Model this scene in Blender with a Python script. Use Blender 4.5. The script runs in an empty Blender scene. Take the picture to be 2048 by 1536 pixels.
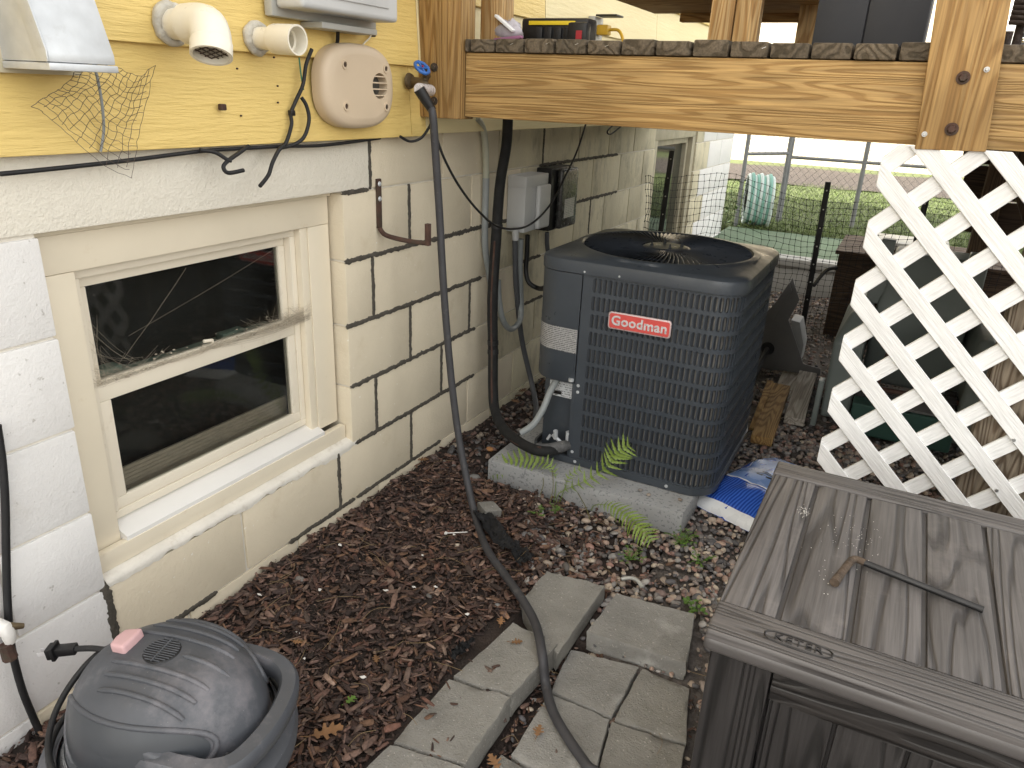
import bpy, bmesh, math, random
import numpy as np
from mathutils import Matrix, Vector, noise as mnoise

sc = bpy.context.scene
random.seed(7)
rng = np.random.default_rng(11)

# ------------------------------------------------------------------ camera
cam_d = bpy.data.cameras.new('camera'); cam = bpy.data.objects.new('camera', cam_d); sc.collection.objects.link(cam)
cam_d.sensor_width = 36; cam_d.lens = 1488 / 2048 * 36; cam_d.clip_start = .02; cam_d.clip_end = 500
_r = Vector((0.88448051, 0.46469419, 0.04187517)); _u = Vector((-0.20457353, 0.30557791, 0.92993108)); _f = Vector((-0.41933745, 0.83107247, -0.36534184))
cam.matrix_world = Matrix(((_r.x, _u.x, -_f.x, 1.456), (_r.y, _u.y, -_f.y, -1.868), (_r.z, _u.z, -_f.z, 1.371), (0, 0, 0, 1)))
sc.camera = cam

# ------------------------------------------------------------------ sky, sun, exposure
SUN = Vector((-.56, -.34, .755)).normalized()
w = bpy.data.worlds.new('World'); sc.world = w; w.use_nodes = True
nt = w.node_tree; bg = nt.nodes['Background']
sky = nt.nodes.new('ShaderNodeTexSky'); sky.sky_type = 'NISHITA'; sky.sun_disc = False
sky.sun_elevation = math.asin(SUN.z); sky.sun_rotation = math.atan2(SUN.x, SUN.y)
sky.dust_density = 3.0; sky.ozone_density = .6; sky.air_density = 1.0
hs = nt.nodes.new('ShaderNodeHueSaturation'); hs.inputs['Saturation'].default_value = .22
wb = nt.nodes.new('ShaderNodeMix'); wb.data_type = 'RGBA'; wb.blend_type = 'MULTIPLY'; wb.inputs[0].default_value = 1.; wb.inputs[7].default_value = (1., .955, .87, 1)
nt.links.new(sky.outputs[0], hs.inputs['Color']); nt.links.new(hs.outputs[0], wb.inputs[6]); nt.links.new(wb.outputs[2], bg.inputs[0])
bg.inputs[1].default_value = .15
sl = bpy.data.lights.new('sun', 'SUN'); sl.energy = 2.2; sl.angle = math.radians(.5); sl.color = (1, .93, .82)
so = bpy.data.objects.new('sun', sl); sc.collection.objects.link(so); so.rotation_euler = SUN.to_track_quat('Z', 'Y').to_euler()
vs = sc.view_settings; vs.view_transform = 'Standard'; vs.look = 'None'; vs.gamma = 1; vs.use_curve_mapping = False; vs.exposure = 2.35
sc.cycles.max_bounces = 8; sc.cycles.diffuse_bounces = 4

# ------------------------------------------------------------------ materials
def newmat(name):
    m = bpy.data.materials.new(name); m.use_nodes = True
    return m, m.node_tree.nodes, m.node_tree.links, m.node_tree.nodes['Principled BSDF']
def c4(c): return (c[0], c[1], c[2], 1)
def coords(N, L, stretch=(1, 1, 1), rnd=False):
    tc = N.new('ShaderNodeTexCoord'); mp = N.new('ShaderNodeMapping'); mp.inputs['Scale'].default_value = stretch
    L.new(tc.outputs['Object'], mp.inputs['Vector'])
    if rnd:
        oi = N.new('ShaderNodeObjectInfo'); ml = N.new('ShaderNodeMath'); ml.operation = 'MULTIPLY'; ml.inputs[1].default_value = 37.
        L.new(oi.outputs['Random'], ml.inputs[0]); cb = N.new('ShaderNodeCombineXYZ')
        for i in range(3): L.new(ml.outputs[0], cb.inputs[i])
        L.new(cb.outputs[0], mp.inputs['Location'])
    return mp.outputs[0]
def nz(N, L, vec, scale, detail=4, rough=.55, dist=0):
    n = N.new('ShaderNodeTexNoise'); n.inputs['Scale'].default_value = scale; n.inputs['Detail'].default_value = detail
    n.inputs['Roughness'].default_value = rough; n.inputs['Distortion'].default_value = dist; L.new(vec, n.inputs['Vector']); return n.outputs['Fac']
def ramp(N, L, fac, stops):
    r = N.new('ShaderNodeValToRGB'); L.new(fac, r.inputs[0]); e = r.color_ramp.elements
    while len(e) < len(stops): e.new(.5)
    for k, (p, c) in enumerate(stops): e[k].position = p; e[k].color = c4(c) if hasattr(c, '__len__') else (c, c, c, 1)
    return r.outputs[0]
def mixc(N, L, fac, a, b, mode='MIX'):
    m = N.new('ShaderNodeMix'); m.data_type = 'RGBA'; m.blend_type = mode
    for s, v in ((0, fac), (6, a), (7, b)):
        if hasattr(v, 'is_linked') or hasattr(v, 'links'): L.new(v, m.inputs[s])
        else: m.inputs[s].default_value = v if s == 0 else c4(v)
    return m.outputs[2]
def bumpn(N, L, h, strength, dist, prev=None):
    b = N.new('ShaderNodeBump'); b.inputs['Strength'].default_value = strength; b.inputs['Distance'].default_value = dist; L.new(h, b.inputs['Height'])
    if prev is not None: L.new(prev, b.inputs['Normal'])
    return b.outputs[0]
def M(name, col, rough=.6, var=.25, vs=6., stretch=(1, 1, 1), bump=None, speck=None, dirt=None, metal=0., rand=0., spec=.5, coat=0, attr=None, mottle=None):
    """generic painted / plastic / metal / mineral surface"""
    m, N, L, B = newmat(name); v = coords(N, L, stretch, rand > 0)
    if attr:
        a = N.new('ShaderNodeVertexColor'); a.layer_name = attr; base = a.outputs[0]
    else: base = tuple(col)
    n1 = nz(N, L, v, vs, 6)
    f = ramp(N, L, n1, [(.28, 1 - var), (.72, 1 + var * .6)])
    c = mixc(N, L, 1., base, f, 'MULTIPLY')
    if rand:
        oi = N.new('ShaderNodeObjectInfo'); c = mixc(N, L, 1., c, ramp(N, L, oi.outputs['Random'], [(0, 1 - rand), (1, 1 + rand * .5)]), 'MULTIPLY')
    if mottle: c = mixc(N, L, ramp(N, L, nz(N, L, v, mottle[0], 5), [(mottle[1], 0), (mottle[1] + .15, 1)]), c, mottle[2])
    if dirt: c = mixc(N, L, ramp(N, L, nz(N, L, v, dirt[0], 8, .7), [(dirt[1], 0), (dirt[1] + .2, dirt[3])]), c, dirt[2])
    if speck: c = mixc(N, L, ramp(N, L, nz(N, L, v, speck[0], 2), [(speck[1], 0), (speck[1] + .05, 1)]), c, speck[2])
    L.new(c, B.inputs['Base Color'])
    rr = ramp(N, L, nz(N, L, v, vs * 2.3, 4), [(.3, max(.05, rough - .1)), (.7, min(1, rough + .12))]); L.new(rr, B.inputs['Roughness'])
    B.inputs['Metallic'].default_value = metal; B.inputs['Specular IOR Level'].default_value = spec; B.inputs['Coat Weight'].default_value = coat
    prev = None
    for b in (bump or []):
        prev = bumpn(N, L, nz(N, L, v, b[0], 5, .6), b[1], b[2], prev)
    if prev is not None: L.new(prev, B.inputs['Normal'])
    return m
def wood(name, c_lt, c_dk, axis=0, rings=26, rough=.7, freq=2.2, bump=.5, dist=.002, weather=None, rnd=True, lines=.9, across=7., thin=0):
    """grain running along one object axis: contour lines of a stretched noise"""
    m, N, L, B = newmat(name); st = [across] * 3; st[axis] = 1.
    v = coords(N, L, tuple(st), rnd)
    n = nz(N, L, v, freq, 1.5, .4, .25)
    ml = N.new('ShaderNodeMath'); ml.operation = 'MULTIPLY'; ml.inputs[1].default_value = rings * 6.28; L.new(n, ml.inputs[0])
    sn = N.new('ShaderNodeMath'); sn.operation = 'SINE'; L.new(ml.outputs[0], sn.inputs[0])
    mr = N.new('ShaderNodeMapRange'); mr.inputs[1].default_value = -1; L.new(sn.outputs[0], mr.inputs[0])
    g = ramp(N, L, mr.outputs[0], [(.55, 0), (.8, .3), (.97, 1)] if thin else [(0, 0), (.55, .25), (.9, 1)])
    st2 = [150.] * 3; st2[axis] = 4.
    v2 = coords(N, L, tuple(st2), rnd); fine = nz(N, L, v2, 1.2, 4, .6)
    c = mixc(N, L, g, c_lt, c_dk)
    c = mixc(N, L, 1., c, ramp(N, L, fine, [(.3, .62), (.7, 1.15)]), 'MULTIPLY')
    big = nz(N, L, coords(N, L, (1, 1, 1), rnd), 2.4, 3)
    c = mixc(N, L, 1., c, ramp(N, L, big, [(.3, .8), (.7, 1.12)]), 'MULTIPLY')
    if weather: c = mixc(N, L, ramp(N, L, nz(N, L, coords(N, L, (1, 1, 1), rnd), 5., 6, .7), [(weather[1], 0), (weather[1] + .2, weather[2])]), c, weather[0])
    L.new(c, B.inputs['Base Color']); B.inputs['Roughness'].default_value = rough; B.inputs['Specular IOR Level'].default_value = .35
    p = bumpn(N, L, g, bump * lines, -dist); p = bumpn(N, L, fine, bump * .6, dist * .6, p); L.new(p, B.inputs['Normal'])
    return m
def glassm(name):
    m, N, L, B = newmat(name); out = N['Material Output']
    tr = N.new('ShaderNodeBsdfTransparent'); tr.inputs[0].default_value = (.88, .89, .87, 1); gl = N.new('ShaderNodeBsdfGlossy'); gl.inputs['Roughness'].default_value = .03
    fr = N.new('ShaderNodeFresnel'); fr.inputs[0].default_value = 1.28; mx = N.new('ShaderNodeMixShader'); L.new(fr.outputs[0], mx.inputs[0]); L.new(tr.outputs[0], mx.inputs[1]); L.new(gl.outputs[0], mx.inputs[2])
    df = N.new('ShaderNodeBsdfDiffuse'); df.inputs[0].default_value = (.4, .37, .32, 1); m2 = N.new('ShaderNodeMixShader'); v = coords(N, L, (1, 1, 1))
    L.new(ramp(N, L, nz(N, L, v, 120, 3), [(.66, .004), (.80, .2)]), m2.inputs[0]); L.new(mx.outputs[0], m2.inputs[1]); L.new(df.outputs[0], m2.inputs[2]); L.new(m2.outputs[0], out.inputs[0])
    return m

MT = {}
MT['block_skylit'] = M('painted_block_skylit', (.80, .785, .765), .62, .06, 5, bump=[(55, .35, .004), (190, .45, .0025)], dirt=(7, .62, (.55, .5, .42), .35), speck=(62, .70, (.55, .53, .5)), rand=.04)  # cream block paint made whiter: sky light put into its colour
MT['block_cream'] = M('painted_block_cream', (.74, .655, .50), .6, .08, 4, bump=[(55, .4, .004), (190, .5, .0025)], dirt=(6, .58, (.5, .4, .24), .4), speck=(70, .72, (.86, .82, .74)), rand=.05)
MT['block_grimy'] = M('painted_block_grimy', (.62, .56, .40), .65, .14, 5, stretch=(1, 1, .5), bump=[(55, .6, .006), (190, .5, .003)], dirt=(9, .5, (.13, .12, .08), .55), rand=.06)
MT['lintel'] = M('painted_stucco_white', (.82, .775, .67), .62, .05, 5, bump=[(60, .6, .005), (190, .6, .003)], dirt=(5, .6, (.62, .52, .3), .4))
MT['joint'] = M('painted_mortar', (.75, .71, .63), .8, .12, 20, bump=[(90, .5, .003)], dirt=(10, .55, (.35, .3, .22), .5))
MT['mortar_dark'] = M('fresh_grey_mortar', (.088, .078, .062), .95, .3, 30, bump=[(60, .8, .004), (240, .8, .003)], speck=(130, .68, (.18, .165, .14)))
MT['ledge'] = M('flaking_white_mortar', (.78, .74, .66), .8, .1, 10, bump=[(70, .5, .003), (180, .5, .002)], dirt=(14, .56, (.45, .38, .29), .7))
MT['siding'] = M('yellow_siding_paint', (.80, .59, .205), .5, .07, 3, stretch=(1, .22, 2.2), bump=[(22, .9, .006), (70, .7, .004)], dirt=(2.2, .58, (.66, .46, .12), .5))
MT['siding_lit'] = M('lit_siding_paint', (.80, .68, .38), .5, .07, 3, stretch=(1, .22, 2.2), bump=[(34, .6, .004), (95, .35, .002)], dirt=(2.2, .6, (.6, .46, .2), .4))  # paler copy of the yellow siding, brighter light put into the colour
MT['trim'] = M('cream_trim_aluminium', (.79, .71, .56), .42, .05, 5, dirt=(11, .60, (.5, .36, .2), .45), bump=[(14, .08, .003)])
MT['vinyl'] = M('cream_vinyl', (.80, .73, .60), .35, .04, 5, dirt=(14, .6, (.4, .27, .15), .55))
MT['sill'] = M('white_painted_sill', (.79, .77, .73), .5, .05, 5, dirt=(22, .64, (.3, .24, .18), .7))
MT['glass'] = glassm('window_glass')
MT['room'] = M('dark_room_wall', (.012, .012, .012), .9, .3, 3)
MT['blind'] = M('grey_brown_screen', (.42, .36, .29), .8, .2, 30, stretch=(1, 1, 6))
MT['sage'] = M('sage_window_sill_inside', (.22, .30, .25), .6, .15, 8)
MT['cobweb'] = M('dusty_cobweb', (.46, .40, .31), 1., .3, 30)
MT['deckwood'] = wood('honey_deck_lumber', (.49, .315, .125), (.34, .20, .07), 0, 15, .62, 1.0, .7, .002, weather=((.33, .2, .085), .58, .5), across=24)
MT['deckwood_z'] = wood('honey_deck_lumber_upright', (.46, .285, .11), (.32, .18, .06), 2, 13, .6, 1.0, .7, .002, weather=((.30, .18, .08), .58, .5), across=17)
MT['newwood_z'] = wood('pale_pine_upright', (.62, .42, .20), (.42, .24, .09), 2, 14, .6, 1.6, .35, .0015, across=8)
MT['newwood_x'] = wood('pale_pine_rail', (.58, .38, .17), (.38, .21, .08), 0, 14, .6, 1.6, .35, .0015, across=8)
MT['oldboard'] = wood('weathered_deck_board', (.155, .122, .085), (.085, .066, .043), 1, 8, .85, 1.6, .7, .003, weather=((.05, .045, .035), .52, .7), across=9)
MT['greywood_z'] = wood('grey_weathered_post', (.34, .28, .21), (.17, .125, .085), 2, 18, .85, 1.4, .7, .003, across=9)
MT['greywood_y'] = wood('grey_lumber', (.44, .40, .34), (.28, .24, .2), 1, 10, .85, 1.4, .4, .002, across=9)
MT['brownwood_y'] = wood('brown_lumber', (.38, .235, .09), (.22, .12, .04), 1, 14, .8, 1.4, .5, .002, weather=((.09, .06, .035), .6, .7), across=9)
MT['darkwood'] = wood('dark_stained_wood', (.095, .06, .038), (.05, .03, .02), 0, 16, .7, 1.4, .5, .002, across=8)
MT['darkwood_z'] = wood('dark_stained_wood_upright', (.13, .085, .05), (.07, .043, .026), 2, 16, .75, 1.4, .5, .002, across=8)
MT['boxwood'] = wood('embossed_taupe_resin_y', (.122, .114, .112), (.060, .056, .056), 1, 12, .46, .8, .8, .003, weather=((.25, .225, .215), .56, .45), across=16, thin=1)
MT['boxwood_x'] = wood('embossed_taupe_resin_x', (.122, .114, .112), (.060, .056, .056), 0, 12, .46, .8, .8, .003, weather=((.24, .215, .205), .58, .4), across=24, thin=1)
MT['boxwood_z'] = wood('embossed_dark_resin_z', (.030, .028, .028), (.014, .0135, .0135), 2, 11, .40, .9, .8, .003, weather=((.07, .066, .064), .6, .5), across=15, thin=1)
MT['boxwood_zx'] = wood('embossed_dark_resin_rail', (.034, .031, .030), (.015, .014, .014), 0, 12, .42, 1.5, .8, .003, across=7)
MT['boxplain'] = M('plain_dark_resin', (.075, .070, .069), .45, .15, 8)
MT['ac'] = M('charcoal_powder_coat', (.049, .058, .070), .36, .12, 7, bump=[(180, .12, .001)], dirt=(6, .6, (.10, .098, .094), .35), spec=.45)
MT['ac_in'] = M('dark_louver', (.034, .039, .046), .45, .15, 9)
MT['guard'] = M('dark_guard_wire', (.044, .051, .064), .33, .15, 9)
MT['coil'] = M('dusty_coil_fins', (.36, .335, .30), .55, .3, 30, stretch=(12, 12, .6), bump=[(60, .8, .003)], metal=.2)
MT['black'] = M('black_plastic', (.008, .008, .009), .45, .25, 12)
MT['rubber'] = M('black_rubber', (.011, .011, .012), .6, .3, 14, dirt=(22, .6, (.06, .055, .05), .4))
MT['hose'] = M('dark_grey_hose', (.042, .041, .045), .58, .25, 12, bump=[(50, .3, .002)], dirt=(20, .58, (.17, .16, .15), .6))
MT['foam'] = M('black_pipe_insulation', (.011, .011, .011), .8, .35, 10, bump=[(60, .5, .003)], dirt=(18, .64, (.09, .085, .075), .6))
MT['pvc_grey'] = M('grey_pvc_conduit', (.27, .29, .29), .5, .12, 9, dirt=(12, .58, (.55, .55, .52), .5))
MT['pvc_dark'] = M('dark_grey_flex_conduit', (.085, .088, .095), .55, .2, 9)
MT['pvc'] = M('ivory_pvc', (.80, .75, .63), .32, .05, 8, dirt=(9, .6, (.5, .44, .33), .35))
MT['caulk'] = M('grey_caulk', (.55, .52, .45), .8, .25, 30, bump=[(70, .8, .006)])
MT['galv'] = M('galvanised_steel', (.58, .60, .62), .45, .15, 16, metal=.35, dirt=(12, .58, (.32, .31, .29), .6), bump=[(10, .2, .004)])
MT['steel'] = M('bare_steel', (.55, .55, .54), .35, .2, 20, metal=.9)
MT['brass'] = M('tarnished_brass', (.16, .12, .07), .5, .3, 30, metal=.6, bump=[(60, .4, .002)])
MT['rust'] = M('rusty_iron', (.075, .038, .027), .85, .45, 25, bump=[(80, .7, .003)], dirt=(20, .5, (.05, .06, .04), .7))
MT['rusty_end'] = M('rust_crusted_steel', (.085, .06, .042), .9, .5, 60, bump=[(120, .9, .004)])
MT['beige'] = M('beige_plastic', (.62, .50, .36), .45, .06, 6, bump=[(160, .1, .001)], dirt=(9, .62, (.3, .23, .16), .4))
MT['ltgrey'] = M('light_grey_plastic', (.55, .555, .55), .42, .06, 6, dirt=(9, .6, (.35, .34, .32), .35))
MT['ltgrey2'] = M('warm_grey_plastic', (.44, .44, .41), .45, .06, 6, dirt=(9, .6, (.3, .28, .24), .35))
MT['blue'] = M('blue_painted_metal', (.03, .13, .42), .4, .2, 30)
MT['red'] = M('red_badge', (.62, .085, .075), .35, .06, 20)
MT['pinktrim'] = M('pale_silver_trim', (.62, .5, .5), .3, .05, 20, metal=.5)
MT['chrome'] = M('satin_silver', (.72, .70, .71), .3, .08, 30, metal=.35)
MT['white'] = M('white_vinyl', (.80, .80, .79), .42, .04, 6, dirt=(12, .64, (.55, .52, .47), .4))
def lattice_mat():
    m, N, L, B = newmat('embossed_white_vinyl'); v = coords(N, L, (160, 160, 9)); n = nz(N, L, v, 1.2, 3, .6)
    L.new(mixc(N, L, ramp(N, L, n, [(.3, 0), (.6, 1)]), (.66, .66, .655), (.82, .82, .815)), B.inputs['Base Color']); B.inputs['Roughness'].default_value = .45
    L.new(bumpn(N, L, n, .8, .0025), B.inputs['Normal']); return m
MT['lattice'] = lattice_mat()
MT['paver'] = M('concrete_paver', (.27, .26, .235), .92, .25, 7, bump=[(40, .8, .007), (220, 1., .004)], speck=(150, .66, (.42, .40, .36)), dirt=(5, .56, (.11, .10, .075), .55), rand=.12)
MT['paver_white'] = M('concrete_paver_chalky', (.28, .272, .252), .92, .25, 7, bump=[(40, .8, .007), (220, 1., .004)], speck=(150, .66, (.42, .40, .36)), mottle=(6., .58, (.42, .41, .39)), rand=.08)
MT['pad'] = M('grey_equipment_pad', (.33, .335, .335), .75, .1, 6, bump=[(200, .3, .001)], speck=(95, .58, (.20, .205, .21)), dirt=(4, .56, (.17, .15, .12), .5))
MT['pebble'] = M('river_pebble', (1, 1, 1), .62, .25, 60, attr='col', bump=[(120, .2, .002)])
MT['chip'] = M('brown_bark_mulch', (1, 1, 1), .85, .45, 90, attr='col', stretch=(1, 1, 1), bump=[(160, .7, .003)])
MT['soil'] = M('dark_soil', (.035, .024, .019), .95, .4, 14, bump=[(40, .9, .012), (150, .8, .005)])
MT['grit'] = M('dark_gravel_bed', (.11, .095, .085), .95, .5, 50, bump=[(60, 1., .01)])
MT['leaf_dry'] = M('dry_oak_leaf', (.24, .125, .055), .75, .3, 25, rand=.35, bump=[(40, .4, .004)])
MT['leaf_green'] = M('green_leaf', (.10, .19, .03), .5, .25, 25, rand=.2)
MT['fern'] = M('fern_green', (.185, .265, .045), .5, .3, 18, rand=.15)
MT['stem'] = M('fern_stalk', (.13, .12, .04), .6, .2, 20)
MT['chipwhite'] = M('white_paint_flake', (.78, .76, .72), .7, .1, 30)
MT['fabric'] = M('black_landscape_fabric', (.010, .010, .011), .95, .3, 40, bump=[(60, .6, .004)])
MT['vac'] = M('faded_charcoal_plastic', (.075, .080, .092), .5, .25, 6, dirt=(6, .5, (.26, .24, .255), .6), bump=[(160, .1, .001)], speck=(300, .74, (.3, .3, .3)))
MT['vac2'] = M('dark_charcoal_plastic', (.045, .05, .058), .42, .15, 5, dirt=(7, .6, (.16, .16, .17), .4))
MT['pink'] = M('faded_red_plastic', (.60, .38, .385), .5, .12, 7, dirt=(8, .55, (.62, .45, .45), .5))
MT['redlatch'] = M('red_latch', (.35, .02, .03), .4, .1, 10)
MT['yellow'] = M('yellow_label', (.75, .55, .02), .5, .05, 10)
MT['yellow_cord'] = M('yellow_cord', (.55, .33, .02), .5, .1, 10)
MT['steeldark'] = M('dark_cabinet_metal', (.024, .026, .033), .5, .1, 4)
MT['plate'] = M('grey_sheet_metal', (.135, .130, .125), .5, .12, 6, dirt=(8, .6, (.07, .065, .06), .4))
MT['cart'] = M('grey_green_plastic', (.19, .215, .20), .5, .14, 5, dirt=(9, .58, (.3, .3, .27), .35))
MT['cart_green'] = M('dark_green_plastic', (.035, .085, .068), .5, .2, 6)
MT['tyre'] = M('ribbed_tyre', (.03, .028, .027), .8, .3, 10)
MT['grass'] = M('lawn_grass', (.105, .165, .028), .7, .35, 2, attr='col')
MT['turf'] = M('lawn_ground', (.09, .115, .04), .9, .4, 5, bump=[(30, .8, .02)])
MT['patio'] = M('greenish_patio', (.11, .16, .10), .85, .25, 3, bump=[(90, .4, .004)])
MT['kerb'] = M('pale_concrete', (.40, .40, .39), .8, .15, 6, bump=[(60, .3, .003)], dirt=(5, .55, (.3, .29, .26), .5))
MT['garage'] = M('cream_garage_paint', (.76, .67, .52), .6, .05, 2)
MT['netwire'] = M('black_plastic_net', (.010, .010, .010), .6, .2, 20)
MT['fencewire'] = M('galvanised_wire', (.12, .12, .118), .6, .2, 30, metal=.2)
MT['fencepost'] = M('weathered_fence_pipe', (.20, .205, .21), .6, .2, 12, metal=.2)
MT['teal'] = M('teal_hose', (.20, .40, .34), .5, .15, 20)
MT['mint'] = M('mint_hose', (.58, .66, .64), .5, .15, 20)
MT['wicker'] = M('dark_wicker', (.035, .022, .016), .7, .35, 30, bump=[(50, .8, .006)])
MT['bagwhite'] = M('white_poly_bag', (.72, .74, .76), .3, .06, 8, spec=.6)
MT['bark'] = M('tree_bark', (.09, .07, .05), .9, .3, 12, bump=[(30, .8, .02)])
MT['leaf_yellow'] = M('autumn_leaf', (.42, .30, .04), .6, .3, 3)
MT['clear'] = M('clear_plastic_bag', (.45, .42, .45), .25, .3, 20)
MT['purple'] = M('mauve_plastic', (.30, .12, .22), .5, .2, 20)
MT['screenlid'] = M('translucent_smoke', (.05, .05, .048), .25, .2, 20)

# ------------------------------------------------------------------ building helpers
COL = sc.collection
ORG = {}
class MB:
    def __init__(s): s.v = []; s.f = []
    def add(s, V, F):
        o = len(s.v); s.v += [tuple(p) for p in V]; s.f += [tuple(i + o for i in q) for q in F]; return s
    def box(s, a, b, mtx=None):
        (x0, y0, z0), (x1, y1, z1) = a, b
        V = [(x, y, z) for z in (z0, z1) for y in (y0, y1) for x in (x0, x1)]
        if mtx is not None: V = [mtx @ Vector(p) for p in V]
        return s.add(V, [(0, 2, 3, 1), (4, 5, 7, 6), (0, 1, 5, 4), (2, 6, 7, 3), (0, 4, 6, 2), (1, 3, 7, 5)])
    def prism(s, poly, vec):
        n = len(poly); vec = Vector(vec); V = [Vector(p) for p in poly]; V = V + [p + vec for p in V]
        return s.add(V, [tuple(range(n - 1, -1, -1)), tuple(range(n, 2 * n))] + [(i, (i + 1) % n, n + (i + 1) % n, n + i) for i in range(n)])
    def tube(s, pts, r, seg=8, smooth=0, caps=True, flat=None):
        pts = [Vector(p) for p in pts]
        R = list(r) if hasattr(r, '__len__') else [r] * len(pts)
        if smooth:
            q = []; rr = []
            for i in range(len(pts) - 1):
                p0 = pts[max(i - 1, 0)]; p1 = pts[i]; p2 = pts[i + 1]; p3 = pts[min(i + 2, len(pts) - 1)]
                for k in range(smooth):
                    t = k / smooth; q.append(.5 * ((2 * p1) + (p2 - p0) * t + (2 * p0 - 5 * p1 + 4 * p2 - p3) * t * t + (3 * p1 - p0 - 3 * p2 + p3) * t ** 3)); rr.append(R[i] * (1 - t) + R[i + 1] * t)
            q.append(pts[-1]); rr.append(R[-1]); pts, R = q, rr
        n = len(pts); T = [(pts[min(i + 1, n - 1)] - pts[max(i - 1, 0)]).normalized() for i in range(n)]
        up = Vector((0, 0, 1)) if abs(T[0].z) < .9 else Vector((1, 0, 0))
        a = T[0].cross(up).normalized(); V = []
        for i in range(n):
            a = (a - T[i] * a.dot(T[i])).normalized(); b = T[i].cross(a)
            for k in range(seg):
                t = 2 * math.pi * (k + .5) / seg; V.append(pts[i] + (a * math.cos(t) + b * math.sin(t)) * R[i])
        F = [(i * seg + k, i * seg + (k + 1) % seg, (i + 1) * seg + (k + 1) % seg, (i + 1) * seg + k) for i in range(n - 1) for k in range(seg)]
        if caps: F += [tuple(range(seg - 1, -1, -1)), tuple(range((n - 1) * seg, n * seg))]
        return s.add(V, F)
    def lathe(s, prof, mtx, seg=24, caps=False):
        V = [mtx @ Vector((r * math.cos(2 * math.pi * k / seg), r * math.sin(2 * math.pi * k / seg), z)) for r, z in prof for k in range(seg)]
        n = len(prof); F = [(i * seg + k, i * seg + (k + 1) % seg, (i + 1) * seg + (k + 1) % seg, (i + 1) * seg + k) for i in range(n - 1) for k in range(seg)]
        if caps: F += [tuple(range(seg - 1, -1, -1)), tuple(range((n - 1) * seg, n * seg))]
        return s.add(V, F)
    def grid(s, fn, nu, nv, closed_u=False):
        V = [fn(i / (nu if closed_u else nu - 1), j / (nv - 1)) for j in range(nv) for i in range(nu)]
        F = [(j * nu + i, j * nu + (i + 1) % nu, (j + 1) * nu + (i + 1) % nu, (j + 1) * nu + i) for j in range(nv - 1) for i in range(nu if closed_u else nu - 1)]
        return s.add(V, F)
    def build(s, name, mat, parent=None, bevel=0, smooth=None, seg=2, solid=0):
        return mesh_obj(name, s.v, s.f, mat, parent, bevel, smooth, seg, solid)
def finish(me, mat, smooth):
    me.materials.append(MT[mat] if isinstance(mat, str) else mat)
    if smooth is not None:
        me.shade_smooth(); me.set_sharp_from_angle(angle=math.radians(smooth))
def org(parent): return ORG.get(parent.name, Vector((0, 0, 0)))
def mesh_obj(name, V, F, mat, parent=None, bevel=0, smooth=None, seg=2, solid=0, fixn=True):
    V = [Vector(p) for p in V]
    if parent is not None: o = org(parent)
    else:
        xs = [p.x for p in V]; ys = [p.y for p in V]; o = Vector(((min(xs) + max(xs)) / 2, (min(ys) + max(ys)) / 2, min(p.z for p in V)))
    me = bpy.data.meshes.new(name); me.from_pydata([p - o for p in V], [], F); me.update()
    if fixn or bevel:
        bm = bmesh.new(); bm.from_mesh(me)
        bmesh.ops.recalc_face_normals(bm, faces=bm.faces)
        if bevel:
            ed = [e for e in bm.edges if len(e.link_faces) == 2 and e.calc_face_angle(0) > .5]
            bmesh.ops.bevel(bm, geom=ed, offset=bevel, segments=seg, affect='EDGES', profile=.6, clamp_overlap=True)
        bm.to_mesh(me); bm.free()
    if smooth is None and bevel: smooth = 40
    finish(me, mat, smooth)
    ob = bpy.data.objects.new(name, me); COL.objects.link(ob)
    if parent is not None: ob.parent = parent; ORG[ob.name] = o
    else: ob.location = o; ORG[ob.name] = o
    if solid:
        md = ob.modifiers.new('solid', 'SOLIDIFY'); md.thickness = solid; md.offset = 0
    return ob
def thing(name, label, cat, loc, group=None):
    o = bpy.data.objects.new(name, None); COL.objects.link(o); o.location = loc; o.empty_display_size = .05
    ORG[o.name] = Vector(loc); return tag(o, label, cat, group)
def tag(o, label=None, cat=None, group=None, kind=None):
    for k, v in (('label', label), ('category', cat), ('group', group), ('kind', kind)):
        if v: o[k] = v
    return o
def struct(o, label=None): o['kind'] = 'structure'; return tag(o, label)
def share(src, name, parent, loc, rot=(0, 0, 0), scale=(1, 1, 1)):
    """another part that uses the same mesh; loc in world space"""
    o = bpy.data.objects.new(name, src.data); COL.objects.link(o); o.parent = parent; o.location = Vector(loc) - org(parent); o.rotation_euler = rot; o.scale = scale; ORG[o.name] = org(parent); return o
def text_mesh(string, size, mtx, extrude=.001, bevel=0., spacing=1.0, shear=0., bold=0.):
    cu = bpy.data.curves.new('t', 'FONT'); cu.body = string; cu.size = size; cu.extrude = extrude; cu.bevel_depth = bevel; cu.align_x = 'CENTER'; cu.align_y = 'CENTER'; cu.space_character = spacing; cu.resolution_u = 3; cu.shear = shear; cu.offset = bold
    ob = bpy.data.objects.new('t', cu); COL.objects.link(ob); dg = bpy.context.evaluated_depsgraph_get()
    me = bpy.data.meshes.new_from_object(ob.evaluated_get(dg)); bpy.data.objects.remove(ob); bpy.data.curves.remove(cu)
    return [mtx @ v.co for v in me.vertices], [tuple(p.vertices) for p in me.polygons]
def frame_mtx(origin, xa, ya):
    xa = Vector(xa).normalized(); ya = Vector(ya); za = xa.cross(ya).normalized(); ya = za.cross(xa); o = Vector(origin)
    return Matrix(((xa.x, ya.x, za.x, o.x), (xa.y, ya.y, za.y, o.y), (xa.z, ya.z, za.z, o.z), (0, 0, 0, 1)))
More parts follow.
